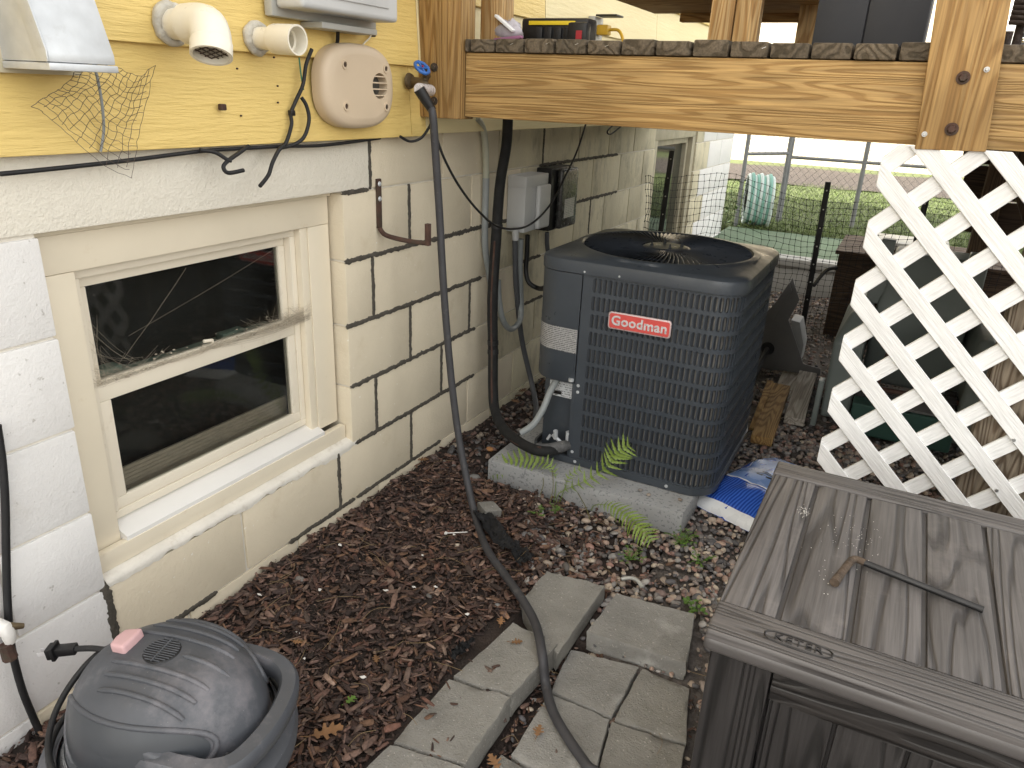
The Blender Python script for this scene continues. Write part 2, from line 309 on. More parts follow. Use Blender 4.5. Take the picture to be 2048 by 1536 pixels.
def axis_mtx(origin, z):
    z = Vector(z).normalized(); a = Vector((0, 0, 1)) if abs(z.z) < .9 else Vector((1, 0, 0)); x = a.cross(z).normalized(); return frame_mtx(origin, x, z.cross(x))
def scatter(name, tv, tf, mats, locs, cols, mat, smooth=None):
    """many small pieces joined into one mesh with a colour for each piece"""
    tv = np.asarray(tv, float); n = len(tv); N = len(locs)
    V = np.einsum('nij,kj->nki', mats, tv) + locs[:, None, :]
    tf = np.asarray(tf, int); m = tf.shape[1]
    F = (tf[None] + (np.arange(N) * n)[:, None, None]).reshape(-1, m)
    me = bpy.data.meshes.new(name); me.vertices.add(N * n); me.vertices.foreach_set('co', V.reshape(-1))
    me.loops.add(F.size); me.loops.foreach_set('vertex_index', F.reshape(-1)); me.polygons.add(len(F)); me.polygons.foreach_set('loop_start', np.arange(len(F)) * m)
    me.update(calc_edges=True)
    at = me.color_attributes.new('col', 'FLOAT_COLOR', 'POINT'); c = np.ones((N, n, 4)); c[:, :, :3] = cols[:, None, :]; at.data.foreach_set('color', c.reshape(-1))
    finish(me, mat, smooth)
    o = bpy.data.objects.new(name, me); COL.objects.link(o); return o
def rotz(a):
    c, s = np.cos(a), np.sin(a); R = np.zeros((len(a), 3, 3)); R[:, 0, 0] = c; R[:, 0, 1] = -s; R[:, 1, 0] = s; R[:, 1, 1] = c; R[:, 2, 2] = 1; return R
def roty(a):
    c, s = np.cos(a), np.sin(a); R = np.zeros((len(a), 3, 3)); R[:, 0, 0] = c; R[:, 0, 2] = s; R[:, 2, 0] = -s; R[:, 2, 2] = c; R[:, 1, 1] = 1; return R
def rotx(a):
    c, s = np.cos(a), np.sin(a); R = np.zeros((len(a), 3, 3)); R[:, 1, 1] = c; R[:, 1, 2] = -s; R[:, 2, 1] = s; R[:, 2, 2] = c; R[:, 0, 0] = 1; return R
def fbm(x, y, s): return mnoise.fractal(Vector((x * s, y * s, 3.1)), 1.0, 2.0, 4)
X_AX, Y_AX, Z_AX = (1, 0, 0), (0, 1, 0), (0, 0, 1)
# ------------------------------------------------------------------ ground
def H(x, y):
    n = .012 * fbm(x, y, 5.) + .006 * fbm(x, y, 17.)
    mul = .022 + .012 * max(0, 1 - abs(x - .62) / .3) * (1 if y < -.1 else .3)
    if y < -.33 and x > .84: base = -.035
    elif x < mulch_edge(y): base = mul
    else: base = .0
    if y > .25 and x > .2: base = -.004
    return base + n
def mulch_edge(y):
    if y < -.15: return .74
    if y < .33: return .74 - (y + .15) * .55
    return .34
g = MB(); g.add([(-90, -60, -.06), (90, -60, -.06), (90, 150, -.06), (-90, 150, -.06)], [(0, 1, 2, 3)])
struct(g.build('ground', 'grit'))
g = MB()
def _bed(u, v):
    x = -.02 + u * 1.0; y = -2.4 + v * 3.75; return (x, y, H(x, y) - .006)
g.grid(_bed, 84, 300)
struct(g.build('mulch_bed', 'soil', smooth=60))
g = MB()
def _gb(u, v):
    x = .985 + u * 2.6; y = -2.4 + v * 6.7; return (x, y, H(x, y) - .012)
g.grid(_gb, 60, 130)
struct(g.build('gravel_bed', 'grit', smooth=60))
g = MB(); g.grid(lambda u, v: (-.02 + u * 1.0, 1.355 + v * 2.94, -.01 + .01 * fbm(u, v * 3, 6)), 30, 70)
struct(g.build('gravel_bed', 'grit', smooth=60))
# yard beyond the patio step
g = MB(); g.box((-30, 5.6, -.05), (40, 60, .25)); struct(g.build('lawn', 'turf'))
g = MB(); g.box((-.02, 4.36, -.05), (14, 5.59, .245)); struct(g.build('patio_slab', 'patio'))
k = MB(); k.box((-.02, 4.22, -.05), (14, 4.355, .20)); k.box((-.02, 4.20, .202), (14, 4.37, .262))
tag(k.build('concrete_kerb', 'kerb', bevel=.008), 'pale concrete kerb along the edge of the green patio behind the net', 'kerb')
g = MB(); g.grid(lambda u, v: (-8 + u * 16, 10.1 + v * 3.4, .262 + .05 * math.sin(math.pi * v) + .03 * fbm(u * 4, v, 3)), 60, 14)
struct(g.build('planting_bed', M('far_bark_mulch', (.062, .050, .044), .95, .5, 20, bump=[(30, 1, .03)], speck=(26, .64, (.13, .11, .10))), smooth=50))

# ------------------------------------------------------------------ house: block wall
house = thing('house', 'house wall of painted concrete blocks under yellow lap siding', 'house', (0, 0, 0))
HB = .2032
ZL = [.06 + HB * k for k in range(-2, 7)]           # bed joints; index 2 = .06
OY0, OY1, OZ0, OZ1 = -1.018, -.13, ZL[3], ZL[7]      # basement window opening
OZ0 += .012
FY0, FY1, FZ0, FZ1 = 2.86, 3.86, .22, 1.20           # far basement window opening
WEND = 5.12
bk = MB(); B0, B1 = -.2, -.007
e_ = .006
for (ya, yb, za, zb) in ((-3.2, OY0 - e_, -.4, 1.6), (OY0 - e_, OY1 + e_, -.4, OZ0 - .016), (OY0 - e_, OY1 + e_, OZ1 + .006, 1.6), (OY1 + e_, FY0 - e_, -.4, 1.6), (FY0 - e_, FY1 + e_, -.4, FZ0 - e_), (FY0 - e_, FY1 + e_, FZ1 + e_, 1.6), (FY1 + e_, WEND - .004, -.4, 1.6)):
    bk.box((B0, ya, za), (B1, yb, zb))
bk.build('mortar_bed', 'joint', house)
def holes(z0, z1): 
    h = []
    if z0 < OZ1 - .02 and z1 > OZ0 + .03: h.append((OY0, OY1))
    if z0 < FZ1 - .02 and z1 > FZ0 + .02: h.append((FY0, FY1))
    return h
blk = {}
def block(y0, y1, z0, z1, mat):
    L_ = round(y1 - y0, 3); hgt = round(z1 - z0, 3); key = (L_, hgt, mat)
    c = Vector((0, (y0 + y1) / 2, z0))
    if key not in blk:
        b = MB(); b.box((-.19, y0, z0), (0, y1, z1)); o = b.build('concrete_block', mat, None, bevel=.0045)
        o.parent = house; o.location = Vector((o.location.x, c.y, z0)); blk[key] = o
    else:
        o = bpy.data.objects.new('concrete_block', blk[key].data); COL.objects.link(o); o.parent = house; o.location = Vector((-.095, c.y, z0))
J = .0042
for ci in range(1, 8):
    z0, z1 = ZL[ci] + J * .8, ZL[ci + 1] - J * .8
    if ci == 7: z1 = 1.34
    par = 1 if ci % 2 == 0 else 0                    # odd half-block joints on the course above ZL[2]
    cuts = [-3.2] + [t * HB for t in range(-15, 26) if (t % 2 == par) and t * HB < WEND - .05] + [WEND]
    if ci == 7: cuts = [c for c in cuts if c >= -.01 or c < -1.3]
    for a, b in zip(cuts[:-1], cuts[1:]):
        if ci == 7 and a < -1.3 and b > -.1: continue    # lintel stands here
        segs = [(a + J, b - J)]
        for h0, h1 in holes(z0, z1):
            ns = []
            for s0, s1 in segs:
                if s1 <= h0 or s0 >= h1: ns.append((s0, s1))
                else:
                    if s0 < h0 - .02: ns.append((s0, h0))
                    if s1 > h1 + .02: ns.append((h1, s1))
            segs = ns
        for s0, s1 in segs:
            mid = (s0 + s1) / 2
            mat = 'block_grimy' if mid > .95 else ('block_skylit' if (mid < OY0 + .02 and ci > 2) or mid < -1.15 else 'block_cream')
            if mid > FY1 + .3: mat = 'block_skylit'  # far end whitened too, its bright sky light painted into the blocks
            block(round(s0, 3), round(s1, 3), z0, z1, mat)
# lintel over the window
lb = MB(); ya = [t * HB for t in range(-15, 0) if t % 2 == 0 and t * HB < -1.3][-1]
lb.box((-.19, ya + J, ZL[7] + .004), (.001, -J, 1.34)); lb.build('lintel', 'lintel', house, bevel=.006)
# window reveal faces are the blocks' own ends; mortar ledge under the sill
lm = MB()
def _ledge(u, v):
    y = OY0 + .004 + u * (OY1 - OY0 + .02); e = .0028 * fbm(y, 1.7, 14) + .0022 * fbm(y, 4.4, 50)
    if v < .5: x = -.09 + v * 2 * .084; return (x, y, OZ0 + .028 - .024 * v * 2 + e * .6)
    t = (v - .5) * 2; return (-.006 + .0068 * min(1, t * 3) + .0012 * fbm(y, 2, 40), y, OZ0 + .004 - t * (.020 + .012 * fbm(y, 7.7, 12) + e * 2.2))
lm.grid(_ledge, 120, 9); lm.build('mortar_ledge', 'ledge', house, smooth=60)
# dark repointed joints
def ribbon(pts, wd=.0085, seed=0):
    b = MB(); P = []
    for (a, c) in zip(pts[:-1], pts[1:]):
        a = Vector(a); c = Vector(c); n = max(2, int((c - a).length / .005)); P += [a + (c - a) * (k / n) for k in range(n)]
    P.append(Vector(pts[-1])); V = []; d = (P[-1] - P[0]).normalized(); nrm = Vector((-d.y, d.x))
    for k, p in enumerate(P):
        e = min(1, min(k, len(P) - 1 - k) / 3 + .25)
        w1 = wd * e * (1 + .55 * fbm(p.x + seed, p.y, 38) + .5 * fbm(p.x, p.y + seed, 130)); w2 = wd * e * (1 + .55 * fbm(p.x, p.y + 3 + seed, 38) + .5 * fbm(p.x + 5, p.y, 130))
        q = p + nrm * .002 * fbm(p.x, p.y, 25)
        for (o_, x_) in ((w1, -.003), (w1 * .6, .0028), (0, .0018 + .0015 * fbm(p.x, p.y, 90)), (-w2 * .6, .0028), (-w2, -.003)):
            s_ = q + nrm * o_; V.append((x_, s_.x, s_.y))
    n = len(P); b.add(V, [(i * 5 + k, i * 5 + k + 1, i * 5 + 6 + k, i * 5 + 5 + k) for i in range(n - 1) for k in range(4)])
    return b.build('mortar_repair', 'mortar_dark', house, smooth=70)
zE, zD, zC, zB, zA, zZ = ZL[2:8]
HZ = [(zA, -.133, 1.02), (zA, 1.06, 1.08), (zB, -.14, .70), (zC, -.13, .66), (zD, -.12, .66), (zE, -.445, -.13), (zE, -.12, .405), (zE, -.95, -.72), (zZ, -.135, -.01), (zZ, 1.19, 2.18), (zA, 1.36, 2.22), (zB, 1.02, 1.25), (zC, 1.1, 1.3)]
for i, (z, a, b) in enumerate(HZ): ribbon([(a, z), (b, z)], .0095 if z < 1 else .0085, i)
VT = [(0, zZ, 1.24), (1, zA, zZ), (0, zB, zA), (2, zB, zA), (1, zC, zB), (3, zC, zB), (0, zD, zC), (2, zD, zC), (1, zE, zD), (-1, zE, zD), (-5, zE + .02, zD + .01), (6, zZ, 1.24), (7, zA + .12, zZ), (9, zB + .02, zA)]
for i, (t, a, b) in enumerate(VT): ribbon([(t * HB, a), (t * HB, b)], .0085 if t != -5 else .012, 20 + i)

# ------------------------------------------------------------------ house: basement window
wn = MB()
cx = -.048
wn.box((cx - .02, OY0 + .002, .985), (cx, OY1 - .012, OZ1 - .012))                 # head casing
wn.box((cx - .02, OY0 + .002, .285), (cx - .001, OY0 + .086, .984))                # left casing
wn.box((cx - .02, OY1 - .100, .345), (cx - .001, OY1 - .012, .984))                # right casing
wn.box((-.105, OY1 - .130, .345), (cx - .004, OY1 - .101, .984))                   # right return
wn.box((-.105, OY0 + .003, OZ1 - .011), (cx + .006, OY1 - .004, OZ1 - .001))
win = wn.build('window', 'trim', house, bevel=.002); tag(win, 'cream framed basement window with dark glass and cobwebs')
s_ = MB(); s_.prism([(-.10, OY0 + .087, .375), (-.10, OY0 + .087, .33), (-.026, OY0 + .087, .30), (-.026, OY0 + .087, .345)], (0, OY1 - OY0 - .187, 0)); s_.build('sill', 'sill', win, bevel=.002)
s_ = MB(); s_.box((-.045, OY0 + .003, .286), (-.0235, OY1 - .006, .334)); s_.build('sill_trim', 'trim', win, bevel=.002)
def rect_frame(b, x0, x1, ya, yb, za, zb, w, wb=None, wt=None):
    wb = wb or w; wt = wt or w
    b.box((x0, ya, za), (x1, yb, za + wb)); b.box((x0, ya, zb - wt), (x1, yb, zb)); b.box((x0, ya, za + wb), (x1, ya + w, zb - wt)); b.box((x0, yb - w, za + wb), (x1, yb, zb - wt)); return b
yL, yR = OY0 + .088, OY1 - .131
fr = MB(); rect_frame(fr, -.125, -.072, yL, yR, .372, .984, .02, .02, .022); fr.build('frame', 'vinyl', win, bevel=.0025)
us = MB(); rect_frame(us, -.112, -.094, yL + .021, yR - .021, .690, .962, .024, .026, .026); us.build('upper_sash', 'vinyl', win, bevel=.0025)
ls = MB(); rect_frame(ls, -.093, -.076, yL + .021, yR - .021, .393, .712, .028, .030, .040); ls.build('lower_sash', 'vinyl', win, bevel=.0025)
p_ = MB(); p_.box((-.105, yL + .04, .71), (-.101, yR - .04, .94)); p_.build('pane', 'glass', win)
p_ = MB(); p_.box((-.087, yL + .045, .42), (-.083, yR - .045, .68)); p_.build('pane', 'glass', win)
sc_ = MB()
for k in range(6): sc_.box((-.135 - .002 * (k % 2), yL + .02, .40 + k * .0105), (-.130, yR - .02, .4095 + k * .0105))
sc_.build('pleated_screen', 'blind', win)
ins = MB(); ins.box((-.30, yL - .0, .655), (-.140, yR, .685)); ins.box((-.19, yL + .05, .685), (-.15, yL + .17, .70)); ins.box((-.19, yL + .08, .70), (-.15, yL + .14, .715)); ins.box((-.18, yR - .22, .685), (-.15, yR - .14, .71)); ins.build('inner_ledge', 'sage', win, bevel=.004)
rm = MB(); rm.box((-1.6, -1.5, .1), (-.21, .4, 1.5)); r_ = rm.build('dark_room', 'room', win)
# latch
lt = MB(); lt.box((-.094, -.60, .712), (-.078, -.545, .722)); lt.tube([(-.086, -.572, .722), (-.086, -.572, .73), (-.086, -.60, .734)], .005, 6); lt.build('latch', 'vinyl', win, bevel=.0015)
# far basement window
fw = MB(); rect_frame(fw, -.09, -.012, FY0 + .003, FY1 - .003, FZ0 + .002, FZ1 - .003, .075); rect_frame(fw, -.10, -.045, FY0 + .079, FY1 - .079, FZ0 + .078, FZ1 - .079, .04)
fwin = fw.build('window', M('grimy_window_frame', (.42, .38, .27), .6, .2, 8, dirt=(9, .52, (.16, .14, .1), .6)), house, bevel=.003)
mm, N_, L_, B_ = newmat('reflecting_glass'); B_.inputs['Base Color'].default_value = (.02, .025, .02, 1); B_.inputs['Roughness'].default_value = .06; B_.inputs['Specular IOR Level'].default_value = 1.; B_.inputs['IOR'].default_value = 1.9; MT['mirrorpane'] = mm
p_ = MB(); p_.box((-.08, FY0 + .12, FZ0 + .12), (-.075, FY1 - .12, FZ1 - .12)); p_.build('pane', 'mirrorpane', fwin)

# ------------------------------------------------------------------ house: lap siding, end wall, roof
def lap(y0, y1, zb, mat, face=.034, top=.205, name='siding_board'):
    b = MB(); b.prism([(face, y0, zb), (face - .012, y0, zb), (.012, y0, zb + top + .01), (.020, y0, zb + top + .01)], (0, y1 - y0, 0)); return b.build(name, mat, house, bevel=.0012, seg=1)
lap(-3.2, .172, 1.226, 'siding'); lap(.175, .255, 1.226, 'siding'); lap(.258, WEND, 1.232, 'siding_lit')
zb = 1.431
for k in range(17):
    if k == 0: lap(-3.2, .214, zb, 'siding'); lap(.218, WEND, zb, 'siding_lit')
    elif k == 1: lap(-3.2, 1.1, zb, 'siding'); lap(1.104, 2.55, zb, 'siding_lit'); lap(2.554, WEND, zb, 'siding_lit')
    else: lap(-3.2, WEND, zb, 'siding')
    zb += .205
sh = MB(); sh.box((-.19, -3.2, 1.61), (.004, WEND, 4.95)); sh.build('sheathing', 'block_cream', house)
ew = MB(); ew.box((-9, WEND - .19, -.4), (-.201, WEND, 4.95)); ew.build('end_wall', 'block_skylit', house)
ew = MB(); ew.box((-9, -3.2, -.4), (-.201, -3.0, 4.95)); ew.build('end_wall', 'block_skylit', house)
rf = MB(); rf.prism([(.45, -3.6, 4.96), (-4.5, -3.6, 7.), (-9.4, -3.6, 4.96)], (0, WEND + 4.0, 0)); rf.build('roof', M('roof_shingle', (.12, .11, .10), .9, .3, 8, bump=[(30, .6, .01)]), house)
# ------------------------------------------------------------------ deck
deck = thing('deck', 'raised wooden deck with honey coloured beam over the air conditioner', 'deck', (.9, 1.2, 1.29))
b = MB(); b.box((.180, .25, 1.292), (5.6, .29, 1.476)); beam = b.build('beam', 'deckwood', deck, bevel=.004)
b = MB(); b.box((.024, .225, 1.284), (.177, .31, 2.6)); pst = b.build('post', 'deckwood_z', deck, bevel=.005)
b = MB(); b.prism([(1.4465, .213, 1.284), (1.593, .213, 1.288), (1.553, .213, 1.75), (1.412, .213, 1.75)], (0, .036, 0)); pst2 = b.build('post', 'deckwood_z', deck, bevel=.004)
def bolt(c, par, r=.013):
    q = MB(); m = axis_mtx(c, (0, -1, 0)); q.lathe([(0, 0), (r, 0), (r, .003), (r * .62, .003)], m, 20); q.lathe([(r * .62, .003), (r * .62, .009), (r * .5, .011), (0, .011)], m, 6); q.build('bolt', 'rust' if r > .012 else 'steel', par, smooth=30)
for c in ((.083, .225, 1.431), (.083, .225, 1.334)): bolt(c, pst)
for c in ((1.511, 0.213, 1.443), (1.513, 0.213, 1.333)): bolt(c, pst2, .0145)
for c in ((1.553, 0.213, 1.461), (1.460, 0.213, 1.319)): bolt(c, pst2, .006)
xs = [.178, .196] + [.283 + k * .0985 for k in range(0, 54)]
b0 = None
for i, (a, c) in enumerate(zip(xs[:-1], xs[1:])):
    wdt = c - a - .006
    q = MB(); q.box((a + .003, .236 + .012 * random.random(), 1.4775 + .0), (a + .003 + wdt, 2.75, 1.5165 + random.uniform(-.004, .002))); q.build('deck_board', 'oldboard', deck, bevel=.006)
for k in range(13):
    q = MB(); q.box((.22 + k * .41, .2905, 1.30), (.258 + k * .41, 2.70, 1.4745)); q.build('joist', 'darkwood', deck)
q = MB(); q.box((.18, 2.701, 1.292), (5.6, 2.74, 1.476)); q.build('beam', 'deckwood', deck)
for k, (z0, z1) in enumerate(((1.13, 1.288), (.96, 1.122), (.79, .952))):
    q = MB(); q.box((1.66 + .03 * k, 2.702, z0), (5.5, 2.73, z1)); q.build('skirt_board', 'darkwood', deck, bevel=.003)
for px in (1.98, 3.4, 5.4):
    q = MB(); q.box((px, 2.62 if px < 1 else .30, -.05), (px + .09, (2.62 if px < 1 else .30) + .069, 1.2995 if px > 1 else 1.29)); q.build('post', 'greywood_z', deck, bevel=.004)
q = MB(); q.box((1.735, .2905, -.05), (1.90, .36, 1.29)); q.build('post', 'greywood_z', deck, bevel=.004)
# staples on board ends
for (x, z) in ((.345, 1.50), (.46, 1.503), (.55, 1.502), (.64, 1.499), (1.06, 1.50)):
    q = MB(); q.tube([(x - .005, .2325, z - .002), (x + .005, .2325, z + .002)], .0008, 4); q.build('staple', 'steel', deck)

# things on the deck
def loose_box(name, a, c, mat, label, cat, bevel=.003, group=None):
    q = MB(); q.box(a, c); return tag(q.build(name, mat, None, bevel=bevel), label, cat, group)
loose_box('rail_post', (.112, .45, 1.517), (.192, .53, 2.5), 'newwood_z', 'pale square pine rail post standing on the deck near the wall', 'post')
cs = thing('tool_case', 'black and yellow power tool case standing on the deck boards', 'tool case', (.32, .60, 1.517))
q = MB(); q.box((.205, .56, 1.517), (.445, .64, 1.600)); q.build('body', 'black', cs, bevel=.012)
q = MB(); q.box((.235, .555, 1.578), (.40, .562, 1.590)); q.box((.235, .555, 1.522), (.40, .562, 1.532))
q.build('stripe', 'yellow', cs, bevel=.001)
for k in range(4):
    q = MB(); q.box((.262 + k * .034, .549, 1.530), (.288 + k * .034, .558, 1.572)); q.build('clip', 'black', cs, bevel=.004)
q = MB(); q.box((.385, .53, 1.517), (.452, .57, 1.585)); q.build('battery_pack', 'black', cs, bevel=.010)
q = MB(); q.box((.418, .527, 1.535), (.438, .531, 1.56)); q.build('badge', 'redlatch', cs)
pb = MB(); pb.grid(lambda u, v: (.205 + .055 * math.sin(math.pi * v) * math.cos(6.283 * u) * (1 + .3 * fbm(u * 3, v * 3, 2)), .47 + .03 * math.sin(math.pi * v) * math.sin(6.283 * u), 1.523 + .055 * (1 - math.cos(math.pi * v)) / 2 * (1 + .35 * fbm(u * 2, v * 5, 2))), 18, 12, True)
bagp = thing('plastic_bag', 'crumpled clear plastic bag beside the tool case on the deck', 'bag', (.205, .47, 1.517))
pb.build('film', 'clear', bagp, smooth=50)
q = MB(); q.box((-.035, -.012, -.004), (.045, .012, .004), Matrix.Translation((.205, .44, 1.575)) @ Matrix.Rotation(.6, 4, 'Y')); q.build('paper_label', 'white', bagp, bevel=.002)
q = MB(); q.box((-.05, -.01, -.005), (.05, .01, .005), Matrix.Translation((.225, .435, 1.528)) @ Matrix.Rotation(-.1, 4, 'Y')); q.build('handle', 'purple', bagp, bevel=.004)
# wall outlet with a yellow cord
ou = thing('wall_outlet', 'open weatherproof wall outlet with a yellow cord plugged in', 'outlet', (.035, 1.60, 1.60))
q = MB(); q.box((.03, 1.55, 1.575), (.06, 1.66, 1.70)); q.build('box', 'ltgrey2', ou, bevel=.004)
q = MB(); q.box((.06, 1.56, 1.70), (.16, 1.65, 1.708)); q.build('cover', 'black', ou, bevel=.003)
q = MB(); q.box((.06, 1.58, 1.625), (.115, 1.63, 1.668)); q.build('plug', 'yellow_cord', ou, bevel=.008)
q = MB(); q.tube([(.11, 1.605, 1.648), (.16, 1.60, 1.645), (.20, 1.56, 1.60), (.22, 1.52, 1.535), (.26, 1.47, 1.522), (.40, 1.30, 1.522), (.42, 1.1, 1.522), (.33, 1.02, 1.522)], .007, 8, 8); q.build('cord', 'yellow_cord', ou, smooth=60)
# potting bench
pbn = thing('wooden_bench', 'unstained pine bench frame standing on the deck', 'bench', (.95, 1.0, 1.517))
for (x0, x1, y) in ((.815, .885, .62), (.889, .962, .62)):
    q = MB(); q.box((x0, y, 1.517), (x1, y + .04, 2.3)); q.build('leg', 'newwood_z', pbn, bevel=.003)
for (a, c) in (((.70, 1.25, 1.517), (.74, 1.32, 1.655)), ((1.10, 1.0, 1.517), (1.15, 1.08, 1.75)), ((1.02, .95, 1.517), (1.08, 1.0, 1.75))):
    q = MB(); q.box(a, c); q.build('leg', 'newwood_z', pbn, bevel=.003)
q = MB(); q.box((.55, 1.20, 1.645), (1.16, 1.24, 1.70)); q.build('rail', 'newwood_x', pbn, bevel=.003)
q = MB(); q.box((.45, .72, 1.672), (1.16, 1.195, 1.71)); q.build('shelf', 'newwood_x', pbn, bevel=.003)
# dark cabinet
cb = thing('metal_cabinet', 'tall dark grey two door cabinet on the deck', 'cabinet', (1.29, .64, 1.517))
q = MB(); q.box((1.135, .50, 1.518), (1.41, .75, 2.7)); q.build('body', 'steeldark', cb, bevel=.004)
for (a, c) in ((1.137, 1.262), (1.265, 1.408)):
    q = MB(); q.box((a, .488, 1.522), (c, .499, 2.69)); q.build('door', 'steeldark', cb, bevel=.003)
# rattan chair on the right of the deck
rc = thing('rattan_chair', 'dark woven rattan chair half hidden by the deck post', 'chair', (1.80, .85, 1.517))
q = MB()
for k in range(9): q.tube([(1.60, .7, 1.60 + k * .012), (1.75, .66, 1.592 + k * .012), (1.95, .7, 1.60 + k * .012)], .007, 6, 4)
q.build('woven_seat', 'wicker', rc, smooth=60)
for (x, y) in ((1.63, .72), (1.93, .72), (1.63, 1.1), (1.93, 1.1)):
    q = MB(); q.tube([(x, y, 1.517), (x, y, 1.61)], .012, 8); q.build('leg', 'wicker', rc, smooth=60)
for z in (1.545, 1.57):
    q = MB(); q.tube([(1.63, .72, z), (1.93, .72, z + .01)], .006, 8); q.build('stretcher', 'pvc_dark', rc, smooth=60)

# ------------------------------------------------------------------ lattice panel under the deck
lat = thing('lattice_panel', 'white vinyl diagonal lattice panel fixed under the deck beam', 'lattice', (2.0, .23, .1))
LX0, LX1, LZ0, LZ1 = 1.380, 3.0, .04, 1.291; SW = .0425; PV = .1515
def clip(poly, k, lim, sgn):
    out = []
    for i in range(len(poly)):
        a, c = poly[i], poly[(i + 1) % len(poly)]; da, dc = sgn * (a[k] - lim), sgn * (c[k] - lim)
        if da >= 0: out.append(a)
        if (da >= 0) != (dc >= 0): t = da / (da - dc); out.append((a[0] + (c[0] - a[0]) * t, a[1] + (c[1] - a[1]) * t))
    return out
def slat(z_at_left, sgn, y0, y1):
    h = SW / math.sqrt(2); L_ = 2.4; x = LX0 - .3; z = z_at_left - sgn * .3
    poly = [(x, z - h), (x + L_, z + sgn * L_ - h), (x + L_, z + sgn * L_ + h), (x, z + h)]
    for k, lim, s in ((0, LX0, 1), (0, LX1, -1), (1, LZ0, 1), (1, LZ1, -1)):
        poly = clip(poly, k, lim, s)
        if len(poly) < 3: return
    area = abs(sum(poly[i][0] * poly[(i + 1) % len(poly)][1] - poly[(i + 1) % len(poly)][0] * poly[i][1] for i in range(len(poly))))
    if area < .0008: return
    # build in the slat's own frame so that the embossed grain runs along it
    cx_ = sum(p[0] for p in poly) / len(poly); cz_ = sum(p[1] for p in poly) / len(poly)
    R = Matrix.Rotation(-math.pi / 4 * sgn + math.pi / 2, 4, 'Y'); Ri = R.inverted()
    V = [Ri @ Vector((p[0] - cx_, y - .23, p[1] - cz_)) for y in (y0, y1) for p in poly]; n = len(poly)
    o = mesh_obj('slat', V, [tuple(range(n)), tuple(range(2 * n - 1, n - 1, -1))] + [(i, n + i, n + (i + 1) % n, (i + 1) % n) for i in range(n)], 'lattice', None, bevel=.0012, seg=1)
    c = Vector((cx_, .23, cz_)); o.location = c + R.to_3x3() @ o.location - org(lat); o.rotation_euler = R.to_euler(); o.parent = lat
ztip = 1.226
for k in range(-13, 10):
    slat(ztip - .003 - k * PV, -1, .218, .2268); slat(ztip + .003 - k * PV, 1, .2272, .236)
for c in ((1.814, 0.217, 0.614), (1.812, 0.217, 0.470)):
    q = MB(); q.lathe([(0, .003), (.004, .003), (.005, 0)], axis_mtx(c, (0, -1, 0)), 10); q.build('screw', 'steel', lat, smooth=40)

# ------------------------------------------------------------------ air conditioner on its pad
pd = MB(); pd.prism([(.262, .325, -.01), (1.008, .332, -.01), (1.02, 1.22, -.01), (.262, 1.22, -.01)], (0, 0, .092)); tag(pd.build('equipment_pad', 'pad', bevel=.008), 'grey speckled slab under the air conditioner', 'slab')
AX, AY, HW, RC = .712, .812, .352, .09
ac = thing('air_conditioner', 'charcoal louvered outdoor air conditioner with a red badge on a grey slab', 'air conditioner', (AX, AY, .083))
def rsq(hw, rc, step=.006):
    """rounded square, from the middle of the front side towards +x, as points with normals"""
    P = []; s = hw - rc
    def line(a, c, n):
        L_ = math.hypot(c[0] - a[0], c[1] - a[1]); m = max(1, round(L_ / step))
        for k in range(m): P.append((a[0] + (c[0] - a[0]) * k / m, a[1] + (c[1] - a[1]) * k / m, n[0], n[1]))
    def arc(cx_, cy_, a0):
        m = max(4, round(rc * math.pi / 2 / step))
        for k in range(m): a = a0 + math.pi / 2 * k / m; P.append((cx_ + rc * math.cos(a), cy_ + rc * math.sin(a), math.cos(a), math.sin(a)))
    line((0, -hw), (s, -hw), (0, -1)); arc(s, -s, -math.pi / 2); line((hw, -s), (hw, s), (1, 0)); arc(s, s, 0); line((s, hw), (-s, hw), (0, 1)); arc(-s, s, math.pi / 2); line((-hw, s), (-hw, -s), (-1, 0)); arc(-s, -s, math.pi); line((-s, -hw), (0, -hw), (0, -1))
    return P
class Path:
    def __init__(s, hw, rc):
        s.p = rsq(hw, rc, .004); s.d = [0]
        n = len(s.p)
        for i in range(n): a, c = s.p[i], s.p[(i + 1) % n]; s.d.append(s.d[-1] + math.hypot(c[0] - a[0], c[1] - a[1]))
        s.L = s.d[-1]
    def at(s, t, off=0.):
        t %= s.L; import bisect
        i = min(bisect.bisect_right(s.d, t) - 1, len(s.p) - 1); a, c = s.p[i], s.p[(i + 1) % len(s.p)]; f = (t - s.d[i]) / max(1e-9, s.d[i + 1] - s.d[i])
        nx, ny = a[2] + (c[2] - a[2]) * f, a[3] + (c[3] - a[3]) * f; l = math.hypot(nx, ny) or 1
        return (AX + a[0] + (c[0] - a[0]) * f + nx / l * off, AY + a[1] + (c[1] - a[1]) * f + ny / l * off)
ph = Path(HW, RC)
S0 = -(AX - .535); S1 = ph.L - HW - (HW - RC) - .5 * math.pi * RC + .02     # from the access panel's edge round to the left side
def wall_strip(b, s0, s1, z0, z1, off, n=None, thick=0):
    n = n or max(2, int((s1 - s0) / .02)); o = len(b.v)
    for k in range(n + 1):
        x, y = ph.at(s0 + (s1 - s0) * k / n, off)
        b.v += [(x, y, z0), (x, y, z1)]
    b.f += [(o + 2 * k, o + 2 * k + 2, o + 2 * k + 3, o + 2 * k + 1) for k in range(n)]
S1 = ph.L - (AX - .36) - 0.30
lv = MB(); lf = MB()
PX_, NR, PZ = .0186, 11, .0628; ZT = .803
ns = int((S1 - S0 - .034) / PX_); sA = S0 + .034
wall_strip(lv, S0, sA, .112, .806, 0)
wall_strip(lv, sA + ns * PX_, S1 + .01, .112, .806, 0, 4)
